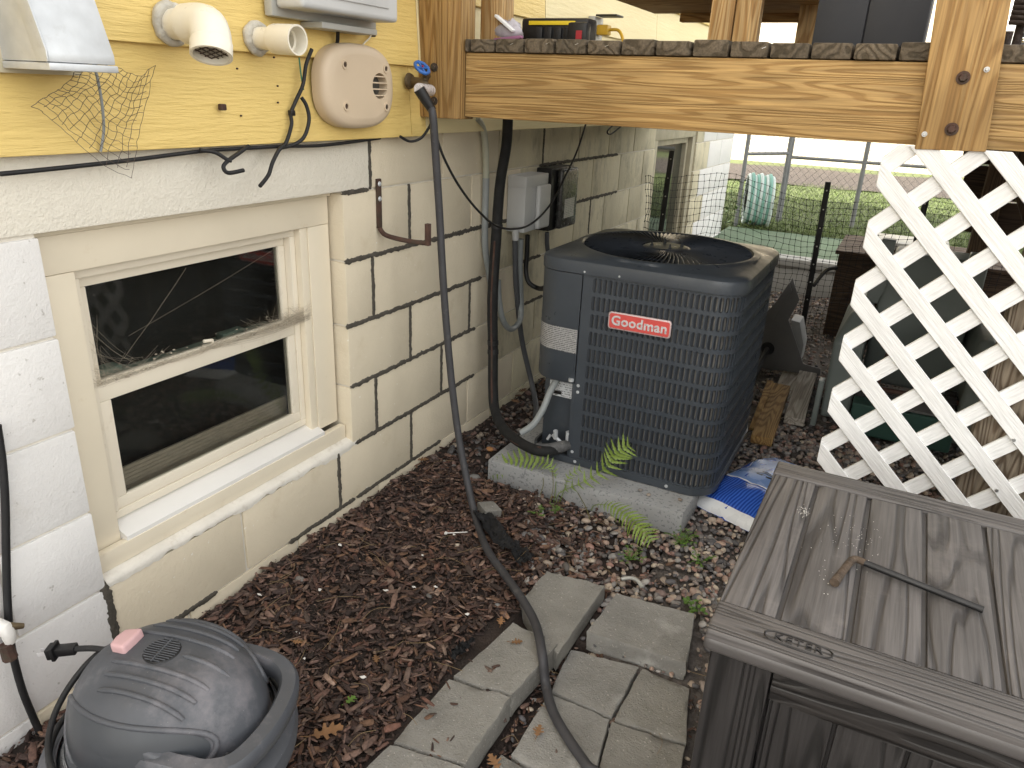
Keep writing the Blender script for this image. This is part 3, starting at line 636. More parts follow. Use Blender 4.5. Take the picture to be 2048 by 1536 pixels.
for r_i in range(NR):
    zt = ZT - r_i * PZ; zb_ = zt - PZ
    for k in range(ns):
        s = sA + k * PX_; hw = .0069; z1 = zt - .0074; z0 = zb_ + .0074; c = s + PX_ / 2
        outer = [(s, zb_), (s + PX_, zb_), (s + PX_, zb_ + PZ * .5), (s + PX_, zt), (s, zt), (s, zb_ + PZ * .5)]
        hole = [(c - hw * .75, z0 + .0012), (c, z0 - .0012), (c + hw * .75, z0 + .0012), (c + hw, z0 + .007), (c + hw, z1 - .007), (c + hw * .75, z1 - .0012), (c, z1 + .0012), (c - hw * .75, z1 - .0012), (c - hw, z1 - .007), (c - hw, z0 + .007)]
        o = len(lv.v)
        for (a, z) in outer: x, y = ph.at(a); lv.v.append((x, y, z))
        for (a, z) in hole: x, y = ph.at(a); lv.v.append((x, y, z))
        for (a, z) in hole: x, y = ph.at(a, -.007); lv.v.append((x, y, z))
        h = o + 6
        lv.f += [(o, o + 1, h + 2, h + 1, h), (o + 1, o + 2, h + 4, h + 3, h + 2), (o + 2, o + 3, h + 6, h + 5, h + 4), (o + 3, o + 4, h + 7, h + 6), (o + 4, o + 5, h + 9, h + 8, h + 7), (o + 5, o, h, h + 9)]
        lv.f += [(h + i, h + (i + 1) % 10, h + 10 + (i + 1) % 10, h + 10 + i) for i in range(10)]
        x0, y0 = ph.at(c - hw, -.001); x1, y1 = ph.at(c + hw * .15, -.008)
        lf.add([(x0, y0, z0), (x0, y0, z1), (x1, y1, z1), (x1, y1, z0)], [(0, 1, 2, 3)])
wall_strip(lv, sA, sA + ns * PX_, .112, ZT - NR * PZ, 0, 120)
mesh_obj('louver_panel', lv.v, lv.f, 'ac', ac, smooth=25, fixn=False); mesh_obj('louver_blades', lf.v, lf.f, 'ac_in', ac, fixn=False)
q = MB(); wall_strip(q, S0 + .01, S1, .10, .80, -.016, 160); q.build('coil', 'coil', ac, smooth=40)
q = MB(); ring = rsq(HW + .006, RC + .006, .02)
def skirt(b, prof, hw, rc, n=None):
    rows = []
    for inset, z in prof:
        rr = rsq(hw, rc, .02); rows.append([(AX + p[0] - p[2] * inset, AY + p[1] - p[3] * inset, z) for p in rr])
    n = len(rows[0]); o = len(b.v)
    for r_ in rows: b.v += r_
    b.f += [(o + i * n + k, o + i * n + (k + 1) % n, o + (i + 1) * n + (k + 1) % n, o + (i + 1) * n + k) for i in range(len(rows) - 1) for k in range(n)]
    return n, rows
skirt(q, [(.0, .084), (-.004, .088), (-.004, .113), (.006, .1135)], HW, RC); q.build('base_pan', 'ac', ac, smooth=40)
q = MB(); q.add([(AX - HW + .03, AY - HW + .03, .086), (AX + HW - .03, AY - HW + .03, .086), (AX + HW - .03, AY + HW - .03, .086), (AX - HW + .03, AY + HW - .03, .086)], [(0, 1, 2, 3)]); q.build('base_floor', 'ac_in', ac)
# top cover: rounded square skirt blending into a round fan opening
tc = MB(); n, rows = skirt(tc, [(.004, .806), (-.008, .806), (-.009, .836), (-.005, .847), (.005, .8535), (.026, .858)], HW, RC)
FR = .298; last = rows[-1]; base = len(tc.v) - n
for (R_, z) in ((FR + .030, .866), (FR + .022, .8695), (FR + .010, .8695), (FR + .004, .864), (FR + .001, .835), (FR - .02, .80)):
    for (x, y, _z) in last:
        a = math.atan2(y - AY, x - AX); tc.v.append((AX + R_ * math.cos(a), AY + R_ * math.sin(a), z))
for i in range(6): tc.f += [(base + i * n + k, base + i * n + (k + 1) % n, base + (i + 1) * n + (k + 1) % n, base + (i + 1) * n + k) for k in range(n)]
tc.build('top_cover', 'ac', ac, smooth=35)
fg = MB()
for k in range(104):
    a = 2 * math.pi * k / 104; V = []
    for j in range(5):
        t = j / 4; R_ = .088 + t * (FR - .086); aa = a - .12 * t; dz = .004 * math.sin(t * math.pi); px_, py_ = AX + R_ * math.cos(aa), AY + R_ * math.sin(aa); tx, ty = math.sin(aa), -math.cos(aa)
        wq = .35 + .65 * t; V += [(px_, py_, .868 + dz), (px_ + tx * .0014, py_ + ty * .0014, .8687 + dz), (px_ + tx * .0148 * wq, py_ + ty * .0148 * wq, .859 + dz), (px_ + tx * .0134 * wq, py_ + ty * .0134 * wq, .8585 + dz)]
    fg.add(V, [(4 * j + i, 4 * j + (i + 1) % 4, 4 * j + 4 + (i + 1) % 4, 4 * j + 4 + i) for j in range(4) for i in range(4)])
for R_ in (.20,): fg.lathe([(R_, .853), (R_ + .002, .853), (R_ + .002, .857), (R_, .857), (R_, .853)], Matrix.Translation((AX, AY, 0)), 72)
fg.build('fan_guard', 'guard', ac, smooth=30)
hb = MB(); hb.lathe([(0, .868), (.05, .8695), (.076, .8695), (.086, .866), (.092, .860), (.092, .850)], Matrix.Translation((AX, AY, 0)), 48); hub = hb.build('hub', 'guard', ac, smooth=35)
for a in (.5, 2.0, 3.6, 5.2):
    q = MB(); q.tube([(AX + .055 * math.cos(a), AY + .055 * math.sin(a), .868), (AX + .055 * math.cos(a), AY + .055 * math.sin(a), .886)], .003, 6); q.tube([(AX + .055 * math.cos(a), AY + .055 * math.sin(a), .869), (AX + .055 * math.cos(a), AY + .055 * math.sin(a), .875)], .006, 6); q.build('stud', 'ac_in', hub, smooth=40)
fb = MB()
for k in range(3):
    a0 = k * 2.094
    fb.grid(lambda u, v, a0=a0: (AX + (.07 + .21 * v) * math.cos(a0 + (u - .5) * (1.1 + .3 * v)), AY + (.07 + .21 * v) * math.sin(a0 + (u - .5) * (1.1 + .3 * v)), .77 + (u - .5) * .07), 8, 6)
fb.build('fan_blade', 'black', ac, smooth=60)
q = MB(); q.lathe([(.0, .62), (.30, .62), (.30, .80)], Matrix.Translation((AX, AY, 0)), 40); q.build('fan_shroud', 'black', ac, smooth=40)
# access panel round the front-left corner, and the recessed connection plate below it
q = MB(); sa, sb = S0 - .0015, -(AX - .36) - .30
def _acc(u, v):
    s = sa + (sb - sa) * u; e = .0045
    prof = [(-.004, .803), (e, .803), (e, .41), (e - .004, .402), (-.01, .402)]
    f = v * 4; i = min(3, int(f)); o_, z = prof[i][0] + (prof[i + 1][0] - prof[i][0]) * (f - i), prof[i][1] + (prof[i + 1][1] - prof[i][1]) * (f - i)
    x, y = ph.at(s, o_); return (x, y, z)
q.grid(_acc, 48, 5); q.build('access_panel', 'ac', ac, smooth=30)
q = MB(); q.box((.385, .535, .086), (.537, .545, .42)); q.box((.524, .462, .086), (.5345, .545, .403)); q.build('connection_plate', 'ac', ac, bevel=.001)
q = MB(); wall_strip(q, sb + 0, sa - .28, .086, .402, -.002, 30); q.build('side_panel', 'ac', ac, smooth=30)
for c in ((.541, .455, .815), (.665, .455, .817), (.93, .456, .818), (.548, .4585, .40), (.548, .4585, .375), (.545, .4585, .135), (.56, .455, .10), (.91, .455, .10)):
    q = MB(); q.lathe([(0, .004), (.0035, .004), (.0042, .001), (.006, .001), (.0065, 0)], axis_mtx(c, (0, -1, 0)), 10); q.build('screw', 'galv', ac, smooth=40)
q = MB(); q.tube([(.522, .452, .414), (.522, .452, .424)], .010, 12); q.build('knockout', 'galv', ac, smooth=40)
# printed labels
def label_mat(name, paper, ink, sy, thr=.5, metal=0.):
    m, N, L, B = newmat(name); v = coords(N, L, (1, 1, 1)); sp = N.new('ShaderNodeSeparateXYZ'); L.new(v, sp.inputs[0])
    mu = N.new('ShaderNodeMath'); mu.operation = 'MULTIPLY'; mu.inputs[1].default_value = sy; L.new(sp.outputs['Z'], mu.inputs[0]); fr_ = N.new('ShaderNodeMath'); fr_.operation = 'FRACT'; L.new(mu.outputs[0], fr_.inputs[0])
    row = ramp(N, L, fr_.outputs[0], [(.28, 0), (.34, 1), (.72, 1), (.78, 0)])
    n = nz(N, L, coords(N, L, (420, 420, sy * .5)), 1, 1); on = ramp(N, L, n, [(thr - .05, 0), (thr, 1)]); f = mixc(N, L, 1., row, on, 'MULTIPLY')
    L.new(mixc(N, L, f, paper, ink), B.inputs['Base Color']); B.inputs['Roughness'].default_value = .4; B.inputs['Metallic'].default_value = metal; return m
q = MB(); q.grid(lambda u, v: ph.at(sb + (sa - sb) * (.30 + .695 * u), .0056) + (.522 + .088 * v - .004 * u,), 24, 2); q.build('notice_label', label_mat('foil_notice', (.42, .42, .42), (.10, .10, .105), 150, .46, .3), ac, smooth=30)
q = MB(); q.box((.405, .5335, .31), (.502, .5345, .412)); q.build('rating_label', label_mat('white_rating_label', (.72, .74, .76), (.05, .05, .06), 110, .56), ac)
q = MB(); q.box((.408, .5325, .318), (.455, .5334, .331)); q.build('label_bar', 'black', ac)
q = MB(); q.lathe([(0, .001), (.004, .001)], axis_mtx((.505, .534, .245), (0, -1, 0)), 12); q.build('plate_hole', 'black', ac)
# badge
bm_ = frame_mtx((.752, .4465, .668), (1, 0, .004), (0, 0, 1))
def rrect(w_, h_, r_, n=6):
    P = []
    for (cx_, cy_, a0) in ((w_ / 2 - r_, h_ / 2 - r_, 0), (-w_ / 2 + r_, h_ / 2 - r_, 90), (-w_ / 2 + r_, -h_ / 2 + r_, 180), (w_ / 2 - r_, -h_ / 2 + r_, 270)):
        for k in range(n + 1): a = math.radians(a0 + 90 * k / n); P.append((cx_ + r_ * math.cos(a), cy_ + r_ * math.sin(a)))
    return P
q = MB(); q.prism([bm_ @ Vector((x, y, -.004)) for x, y in rrect(.218, .060, .011)], (0, -.007, 0)); badge = q.build('badge', 'pinktrim', ac, bevel=.0012)
q = MB(); q.prism([bm_ @ Vector((x, y, .003)) for x, y in rrect(.208, .050, .008)], (0, -.0012, 0)); q.build('badge_face', 'red', badge)
V_, F_ = text_mesh('Goodman', .046, bm_ @ Matrix.Translation((0, .0, .0052)), .0010, .0004, 1.06, 0, .0007); mesh_obj('lettering', V_, F_, 'chrome', badge, smooth=40)
# refrigerant valves
q = MB(); q.tube([(.535, .50, .155), (.505, .47, .15), (.50, .44, .14)], .011, 10, 3); q.tube([(.50, .47, .15), (.47, .47, .17), (.455, .48, .17)], .007, 8, 2); q.tube([(.47, .47, .165), (.47, .465, .20)], .009, 8); q.tube([(.52, .475, .16), (.52, .472, .205)], .012, 6); q.tube([(.44, .49, .165), (.43, .485, .145)], .006, 8); q.build('service_valve', 'galv', ac, smooth=40)
# ------------------------------------------------------------------ pipes and wires by the air conditioner
def pipe(name, pts, r, mat, label, cat, seg=10, sm=8, group=None):
    q = MB(); q.tube(pts, r, seg, sm); return tag(q.build(name, mat, None, smooth=60), label, cat, group)
ip = thing('insulated_pipe', 'thick black foam wrapped refrigerant line running down to the air conditioner', 'pipe', (.09, .70, .0))
LP = [(0.080, 0.726, 1.299), (0.080, 0.723, 1.184), (0.080, 0.683, 1.041), (0.085, 0.657, 0.837), (0.090, 0.636, 0.604), (0.100, 0.636, 0.398), (0.120, 0.610, 0.248), (0.160, 0.559, 0.176), (0.240, 0.481, 0.147), (0.355, 0.403, 0.146), (0.455, 0.368, 0.152), (.505, .432, .145)]
q = MB(); q.tube(LP, [.0195, .0195, .0195, .0205, .021, .0205, .0205, .020, .020, .020, .020, .017], 14, 8); q.build('insulation', 'foam', ip, smooth=60)
for k in (2.75, 4.85, 5.05):
    i = int(k); a, c = Vector(LP[i]), Vector(LP[i + 1]); m_ = a.lerp(c, k - i); d = (c - a).normalized()
    q = MB(); q.tube([m_ - d * .009, m_ + d * .009], .0225, 14); q.build('tape_band', 'rubber', ip, smooth=40)
q = MB(); q.tube([Vector(p) + Vector((.006, -.022 if i < 7 else -.008, .0 if i < 7 else .02)) for i, p in enumerate(LP[3:11])] , .004, 6, 8); q.build('control_wire', 'rust', ip, smooth=60)
q = MB(); q.tube([(.43, .385, .15), (.47, .40, .148), (.51, .44, .155), (.53, .49, .15)], [.02, .024, .022, .014], 12, 6); q.build('taped_end', M('frayed_tape', (.11, .11, .11), .8, .4, 40, bump=[(60, .8, .005)], dirt=(30, .55, (.3, .29, .27), .7)), ip, smooth=60)
cd_ = thing('conduit_riser', 'grey plastic conduit bending up the block wall behind the black pipe', 'conduit', (.03, .6, .3))
q = MB(); q.tube([(0.030, 0.577, 1.280), (0.025, 0.638, 1.239), (0.022, 0.667, 1.164), (0.022, 0.677, 1.054)], .0125, 12, 8); q.build('upper_pipe', M('painted_conduit', (.42, .42, .33), .5, .1, 8), cd_, smooth=60)
q = MB(); q.tube([(0.022, 0.677, 1.062), (0.022, 0.678, 0.903), (0.024, 0.685, 0.786), (0.030, 0.729, 0.637), (0.050, 0.736, 0.490)], .0135, 12, 8); q.build('lower_pipe', 'pvc_grey', cd_, smooth=60)
pipe('flexible_conduit', [(0.055, 0.927, 0.798), (0.055, 0.936, 0.665), (0.060, 0.949, 0.531), (0.075, 0.918, 0.451), (0.085, 0.817, 0.437), (0.085, 0.741, 0.495), (0.080, 0.709, 0.586), (0.075, 0.703, 0.669)], .0125, 'pvc_grey', 'grey flexible conduit hanging in a loop below the light grey box', 'conduit')
pipe('flexible_conduit', [(0.050, 0.886, 0.799), (0.050, 0.903, 0.670), (0.050, 0.928, 0.556), (0.060, 0.978, 0.340), (0.100, 1.011, 0.146), (0.160, 0.951, 0.057), (0.200, 0.861, 0.039)], .0118, 'pvc_dark', 'dark flexible conduit dropping from the light grey box to the ground', 'conduit')
wh = thing('electrical_whip', 'ribbed grey conduit running from the ground up into the air conditioner', 'conduit', (.43, .44, .1))
WP = [(0.358, 0.400, 0.188), (0.395, 0.420, 0.222), (0.418, 0.450, 0.277), (0.430, 0.480, 0.340), (.455, .50, .408)]
q = MB(); q.tube(WP, .0125, 12, 8); q.build('hose', 'pvc_grey', wh, smooth=60)
q = MB(); q.tube([(.455, .50, .395), (.455, .50, .412)], .016, 12); q.build('fitting', 'ltgrey', wh, smooth=40)
pipe('flexible_conduit', [(0.050, 1.002, 0.804), (0.050, 1.007, 0.717), (0.050, 1.004, 0.652), (0.070, 0.999, 0.600), (0.120, 0.998, 0.581), (0.200, 0.885, 0.621)], .0105, 'black', 'black ribbed conduit curving from the boxes into the side of the air conditioner', 'conduit')
pipe('cable_stub', [(0.050, 1.200, 0.788), (0.050, 1.206, 0.742), (0.050, 1.224, 0.693)], .0105, 'pvc_dark', 'short dark ribbed cable below the black meter box', 'cable')
# electrical boxes
eb = thing('disconnect_box', 'light grey electrical disconnect box on the block wall', 'electrical box', (.05, 1.0, .80))
q = MB(); q.box((.001, .895, .83), (.085, 1.10, 1.055)); q.build('body', 'ltgrey', eb, bevel=.005)
q = MB(); q.box((.0855, .985, .835), (.108, 1.095, 1.015)); q.build('cover', 'ltgrey', eb, bevel=.012, seg=3)
q = MB(); q.box((.002, .893, 1.01), (.0875, 1.102, 1.057)); q.build('hood', 'ltgrey', eb, bevel=.004)
q = MB(); q.tube([(0.060, 0.866, 0.854), (0.060, 0.871, 0.803)], .014, 12); q.build('connector', 'ltgrey', eb, smooth=40)
mb_ = thing('meter_box', 'black plastic box with a white label beside the light grey disconnect box', 'electrical box', (.05, 1.3, .80))
q = MB(); q.box((.001, 1.16, .80), (.075, 1.40, 1.07)); q.build('body', 'black', mb_, bevel=.006)
q = MB(); q.box((.0755, 1.215, .805), (.105, 1.395, 1.065)); q.build('cover', 'screenlid', mb_, bevel=.014, seg=3)
q = MB(); q.box((.1052, 1.25, .85), (.1062, 1.36, .935)); q.build('paper_label', label_mat('meter_label', (.55, .54, .50), (.1, .1, .1), 130, .55), mb_)
q = MB(); q.box((.002, 1.405, .945), (.02, 1.44, .965)); tag(q.build('tape_scrap', M('green_tape', (.02, .22, .1), .6, .2, 30), None, bevel=.004), 'scrap of green tape on the mortar beside the black meter box', 'tape')

# ------------------------------------------------------------------ siding fixtures
dv = thing('dryer_vent_hood', 'galvanised metal dryer vent hood on the yellow siding', 'vent hood', (.08, -.98, 1.36))
ya, yb = -1.045, -.925
q = MB(); q.prism([(.035, ya, 1.70), (.035, ya, 1.385), (.165, ya, 1.385), (.165, ya, 1.40), (.075, ya, 1.66), (.06, ya, 1.70)], (0, yb - ya, 0)); hd = q.build('hood', 'galv', dv, bevel=.002)
q = MB(); q.box((.030, ya - .03, 1.365), (.037, yb + .02, 1.72)); q.build('wall_flange', M('painted_flange', (.62, .56, .40), .6, .15, 9, dirt=(12, .55, (.3, .25, .15), .5)), dv, bevel=.001)
q = MB(); q.box((.038, ya - .003, 1.372), (.168, yb + .003, 1.384)); q.build('lower_lip', 'galv', dv, bevel=.003)
q = MB(); q.prism([(.14, ya - .002, 1.385), (.168, ya - .002, 1.385), (.168, ya - .002, 1.402), (.078, ya - .002, 1.665), (.05, ya - .002, 1.665)], (0, -.003, 0)); q.build('side_seam', 'galv', dv, bevel=.001)
def collar(b, c, r, n=22):
    pts = [(c[0], c[1] + r * math.cos(2 * math.pi * k / n), c[2] + r * math.sin(2 * math.pi * k / n)) for k in range(n + 1)]
    b.tube(pts, [.0085 + .004 * random.random() for _ in pts], 8, 2)
e1 = thing('pvc_elbow', 'ivory plastic vent pipe with an elbow turned down, left of the straight pipe', 'pipe', (.1, -.66, 1.40))
ec = Vector((0.035, -0.692, 1.471)); R_ = .030
q = MB(); pts = [ec + Vector((-.01, 0, 0)), ec + Vector((.055, 0, 0))]; q.tube(pts, R_, 20); q.build('pipe', 'pvc', e1, smooth=40)
ax = ec + Vector((.05, 0, 0)); V = []
end_dir = Vector((.25, -.35, -.9)).normalized()
c0 = ax; bend = [ax, ax + Vector((.035, 0, .001)), ax + Vector((.066, -.006, -.006)), ax + Vector((.083, -.016, -.030)), ax + Vector((.083, -.016, -.030)) + end_dir * .026]
q = MB(); q.tube(bend, .0385, 22, 8, caps=False); last = bend[-1]
m_ = axis_mtx(last - end_dir * .024, end_dir); q.lathe([(.0385, 0), (.0405, .004), (.0405, .030), (.0345, .030), (.0335, .0), (.031, -.02)], m_, 28); q.build('elbow', 'pvc', e1, smooth=40)
q = MB(); m2 = axis_mtx(last - end_dir * .002, end_dir); q.lathe([(.0, -.03), (.034, -.03)], m2, 20); q.build('dark_bore', 'room', e1)
q = MB()
for k in range(-2, 3): q.tube([m2 @ Vector((k * .012, -.03, -.004)), m2 @ Vector((k * .012, .03, -.004))], .0012, 5); q.tube([m2 @ Vector((-.03, k * .012, -.003)), m2 @ Vector((.03, k * .012, -.003))], .0012, 5)
q.build('screen', 'rust', e1)
q = MB(); collar(q, ec + Vector((.004, 0, 0)), .034); q.build('caulk_ring', 'caulk', e1, smooth=70)
e2 = thing('pvc_stub', 'straight ivory plastic pipe with an open coupling beside the beige cover', 'pipe', (.1, -.44, 1.43))
fc = Vector((0.035, -0.457, 1.462)); m_ = axis_mtx(fc, (1, 0, -.02))
q = MB(); q.lathe([(.0245, -.01), (.0245, .06)], m_, 24); q.lathe([(.0245, .052), (.031, .056), (.0325, .062), (.0325, .128), (.0285, .128), (.0275, .098), (.023, .096), (.0225, .02), (0, .02)], m_, 28); q.build('coupling', 'pvc', e2, smooth=35)
q = MB(); collar(q, fc + Vector((.004, 0, 0)), .029); q.build('caulk_ring', 'caulk', e2, smooth=70)
gb = thing('utility_box', 'grey plastic utility box mounted high on the yellow siding', 'utility box', (.08, -.22, 1.50))
q = MB(); q.box((.035, -.425, 1.512), (.06, -.03, 1.80)); q.build('back_plate', 'ltgrey2', gb, bevel=.006)
q = MB(); q.box((.0605, -.415, 1.530), (.145, -.045, 1.79)); q.build('cover', 'ltgrey', gb, bevel=.012, seg=3)
q = MB(); q.box((.146, -.32, 1.56), (.149, -.09, 1.78)); q.build('raised_panel', 'ltgrey', gb, bevel=.003)
q = MB(); q.box((.03, -.30, 1.497), (.10, -.08, 1.5115)); q.build('bottom_flange', 'ltgrey2', gb, bevel=.003)
q = MB(); q.tube([(.11, -.385, 1.535), (.11, -.385, 1.60)], .007, 8); q.build('latch', 'ltgrey2', gb, smooth=40)
# beige oval cover
bc = thing('vent_cover', 'beige rounded plastic cover with a small round grille on the siding', 'vent cover', (.05, -.125, 1.26))
CY, CZ, AW, AH = -.123, 1.366, .152, .108
def sup(u, k, e=2.7):
    a = 2 * math.pi * u; c, s = math.cos(a), math.sin(a); return (CY + AW * k * math.copysign(abs(c) ** (2 / e), c), CZ + AH * k * math.copysign(abs(s) ** (2 / e), s))
q = MB(); pr_ = [(1.0, .034), (1.0, .058), (.985, .066), (.95, .073), (.88, .0775), (.75, .079)]
q.grid(lambda u, v: (lambda kk: (kk[1],) + sup(u, kk[0]))(pr_[min(5, round(v * 5))]), 80, 6, True)
hy, hz, hr = CY + .077, CZ + .004, .033
o = len(q.v); n = 80; inner = [sup(k / 80, .75) for k in range(80)]
for (yy, zz) in inner: q.v.append((.079, yy, zz))
oo = len(q.v)
for (yy, zz) in inner:
    a = math.atan2(zz - hz, yy - hy); q.v.append((.0795, hy + (hr + .001) * math.cos(a), hz + (hr + .001) * math.sin(a)))
for (yy, zz) in inner:
    a = math.atan2(zz - hz, yy - hy); q.v.append((.05, hy + (hr) * math.cos(a), hz + (hr) * math.sin(a)))
q.f += [(o + k, o + (k + 1) % n, oo + (k + 1) % n, oo + k) for k in range(n)] + [(oo + k, oo + (k + 1) % n, oo + n + (k + 1) % n, oo + n + k) for k in range(n)]
q.build('cover', 'beige', bc, smooth=35)
q = MB(); q.lathe([(0, 0), (hr + .004, 0)], axis_mtx((.052, hy, hz), X_AX), 24); q.build('grille_back', M('dusty_mesh', (.10, .095, .085), .9, .3, 60), bc)
for k in range(-1, 3):
    zz = hz + (k - .5) * .0165; hwid = math.sqrt(max(0, hr ** 2 - (zz - hz) ** 2)) + .002; q = MB(); q.box((.070, hy - hwid, zz - .0018), (.079, hy + hwid, zz + .0018)); q.build('grille_bar', 'beige', bc, bevel=.0008)
for (dy, dz) in ((-.072, .053), (.105, .050), (-.072, -.050), (.105, -.051)):
    q = MB(); m_ = axis_mtx((.078, CY + dy, CZ + dz), X_AX); q.lathe([(.012, 0), (.0115, .004), (.0075, .004), (.0065, -.004)], m_, 18); s_o = q.build('screw_boss', 'beige', bc, smooth=35)
    q = MB(); q.lathe([(0, .0012), (.007, .0012)], m_, 12); q.build('screw', 'rust', s_o)
# spigot, blue handle and hose
sp = thing('hose_spigot', 'tarnished brass garden tap with a blue round handle', 'tap', (.06, .16, 1.37))
sc0 = Vector((.035, .158, 1.388))
q = MB(); q.lathe([(0, .012), (.012, .012), (.021, .008), (.024, 0)], axis_mtx(sc0, X_AX), 20); q.build('flange', 'brass', sp, smooth=40)
q = MB(); q.tube([sc0, sc0 + Vector((.03, .002, 0)), sc0 + Vector((.05, .004, -.006)), sc0 + Vector((.066, .008, -.022))], [.012, .0125, .014, .0125], 12, 4); q.tube([sc0 + Vector((.04, .004, -.002)), sc0 + Vector((.058, .012, .018)), (0.100, 0.125, 1.421)], [.012, .0115, .008], 12, 2); q.build('body', 'brass', sp, smooth=50)
hm = axis_mtx((0.105, 0.125, 1.426), (.6, -.16, .66)); q = MB()
q.tube([hm @ Vector((.0225 * math.cos(k * math.pi / 16), .0225 * math.sin(k * math.pi / 16), 0)) for k in range(33)], [.0048 if k % 4 else .0056 for k in range(33)], 8)
for k in range(4): q.tube([hm @ Vector((0, 0, 0)), hm @ Vector((.022 * math.cos(k * math.pi / 2), .022 * math.sin(k * math.pi / 2), 0))], .0035, 6)
q.tube([hm @ Vector((0, 0, -.004)), hm @ Vector((0, 0, .004))], .007, 8); hdl = q.build('handle', 'blue', sp, smooth=50)
q = MB(); q.tube([hm @ Vector((0, 0, .003)), hm @ Vector((0, 0, .007))], .0035, 6); q.build('nut', 'redlatch', hdl)
gh = thing('garden_hose', 'dark grey garden hose hanging from the tap and snaking over the pavers', 'hose', (.5, -.1, .03))
h0 = sc0 + Vector((.072, .010, -.024)); h1 = Vector((0.125, 0.080, 1.367)); h2 = Vector((0.155, 0.106, 1.308))
q = MB(); q.tube([h0, h1], .0165, 16); q.build('metal_coupling', 'chrome', gh, smooth=40)
q = MB(); q.tube([h1, h1 + (h2 - h1) * .5, h2], [.0175, .016, .0125], 14); q.build('grip_sleeve', 'black', gh, smooth=40)
HP = [h2 - (h2 - h1) * .1, (0.165, 0.094, 1.290), (0.170, 0.103, 1.169), (0.175, 0.117, 1.004), (0.190, 0.113, 0.833), (0.205, 0.113, 0.669), (0.230, 0.111, 0.465), (0.270, 0.096, 0.278), (0.325, 0.066, 0.135), (0.400, 0.003, 0.039), (0.533, -0.155, 0.055), (0.645, -0.251, 0.065), (0.747, -0.339, 0.075), (0.825, -0.416, 0.078), (0.886, -0.504, 0.074), (0.910, -0.530, 0.020), (0.959, -0.594, 0.012), (1.022, -0.648, 0.010), (1.088, -0.696, 0.010), (1.173, -0.760, 0.010), (1.10, -1.2, .01)]
q = MB(); q.tube(HP, [.0105] + [.0120] * 20, 14, 10); q.build('tube', 'hose', gh, smooth=60)
# cables on the siding and wall
def cable(pts, label, r=.0042, mat='rubber', sm=8, name='cable'): return pipe(name, pts, r, mat, label, 'cable', 8, sm)
cable([(0.030, -1.083, 1.198), (0.032, -0.994, 1.201), (0.030, -0.836, 1.207), (0.028, -0.645, 1.217), (0.028, -0.543, 1.218), (0.030, -0.398, 1.218), (0.028, -0.228, 1.215), (0.028, 0.016, 1.226)], 'black cable tucked along the lower edge of the yellow siding', .0045)
cable([(0.060, -0.194, 1.501), (0.045, -0.179, 1.478), (0.040, -0.181, 1.454)], 'short black cable between the utility box and the beige cover', .005)
cable([(0.050, -0.285, 1.450), (0.045, -0.304, 1.412), (0.050, -0.325, 1.365), (0.042, -0.348, 1.323), (0.042, -0.365, 1.296), (0.045, -0.369, 1.270), (0.050, -0.397, 1.229), (0.055, -0.428, 1.213), (0.060, -0.458, 1.185), (0.065, -0.480, 1.157), (0.075, -0.520, 1.135)], 'black cable hanging down past the siding with a cut end', .0048)
cable([(0.045, -0.327, 1.335), (0.050, -0.316, 1.315), (0.055, -0.315, 1.282), (0.055, -0.335, 1.243), (0.050, -0.366, 1.224), (0.045, -0.414, 1.216)], 'black cable looping beside the beige cover', .0048)
cable([(0.040, -0.655, 1.221), (0.050, -0.622, 1.215), (0.060, -0.602, 1.201), (0.065, -0.591, 1.196)], 'upper stub of cut cable over the window', .0045)
cable([(0.040, -0.512, 1.224), (0.050, -0.552, 1.211), (0.060, -0.597, 1.196), (0.065, -0.616, 1.184), (0.068, -0.606, 1.171), (0.070, -0.562, 1.174)], 'curled black cable stub with a tie over the window', .0048)
cable([(0.040, -0.026, 1.589), (0.040, -0.033, 1.539), (0.045, -0.037, 1.501), (0.050, -0.071, 1.480), (0.050, -0.097, 1.462)], 'thin white wire clipped to the siding above the beige cover', .0022, 'pvc')
cable([(0.040, -0.322, 1.428), (0.045, -0.324, 1.388), (0.045, -0.318, 1.353)], 'thin green wire beside the black cable on the siding', .002, M('green_wire', (.02, .16, .09), .5, .1, 10))
cable([(0.036, -0.868, 1.425), (0.060, -0.893, 1.393), (0.070, -0.897, 1.359), (0.060, -0.889, 1.315), (0.045, -0.883, 1.268), (0.040, -0.893, 1.228)], 'thin grey cable hanging below the dryer vent hood', .0028, 'pvc_grey')
cable([(0.040, 0.101, 1.229), (0.050, 0.139, 1.214), (0.070, 0.170, 1.224), (0.090, 0.185, 1.256), (0.110, 0.177, 1.280), (0.120, 0.179, 1.236), (0.130, 0.216, 1.160), (0.130, 0.311, 1.067), (0.130, 0.431, 0.980), (0.130, 0.562, 0.911), (0.135, 0.695, 0.880), (0.135, 0.855, 0.879), (0.130, 1.039, 0.934), (0.120, 1.210, 1.044), (0.110, 1.343, 1.142), (0.100, 1.453, 1.266)], 'long black cable draped across the black pipe and the electrical boxes', .0042)
cable([(0.060, 1.943, 1.247), (0.060, 1.831, 1.208), (0.060, 1.884, 1.193), (0.060, 2.044, 1.233)], 'small loop of black cable under the deck beam', .004)
cable([(0.014, -1.172, 0.741), (0.014, -1.177, 0.669), (0.014, -1.188, 0.586), (0.014, -1.207, 0.482), (0.016, -1.227, 0.375), (0.020, -1.242, 0.275), (0.022, -1.244, 0.172), (0.020, -1.237, 0.091), (0.020, -1.230, 0.028)], 'thick black cable running down the white blocks at the left edge', .0075, 'rubber')
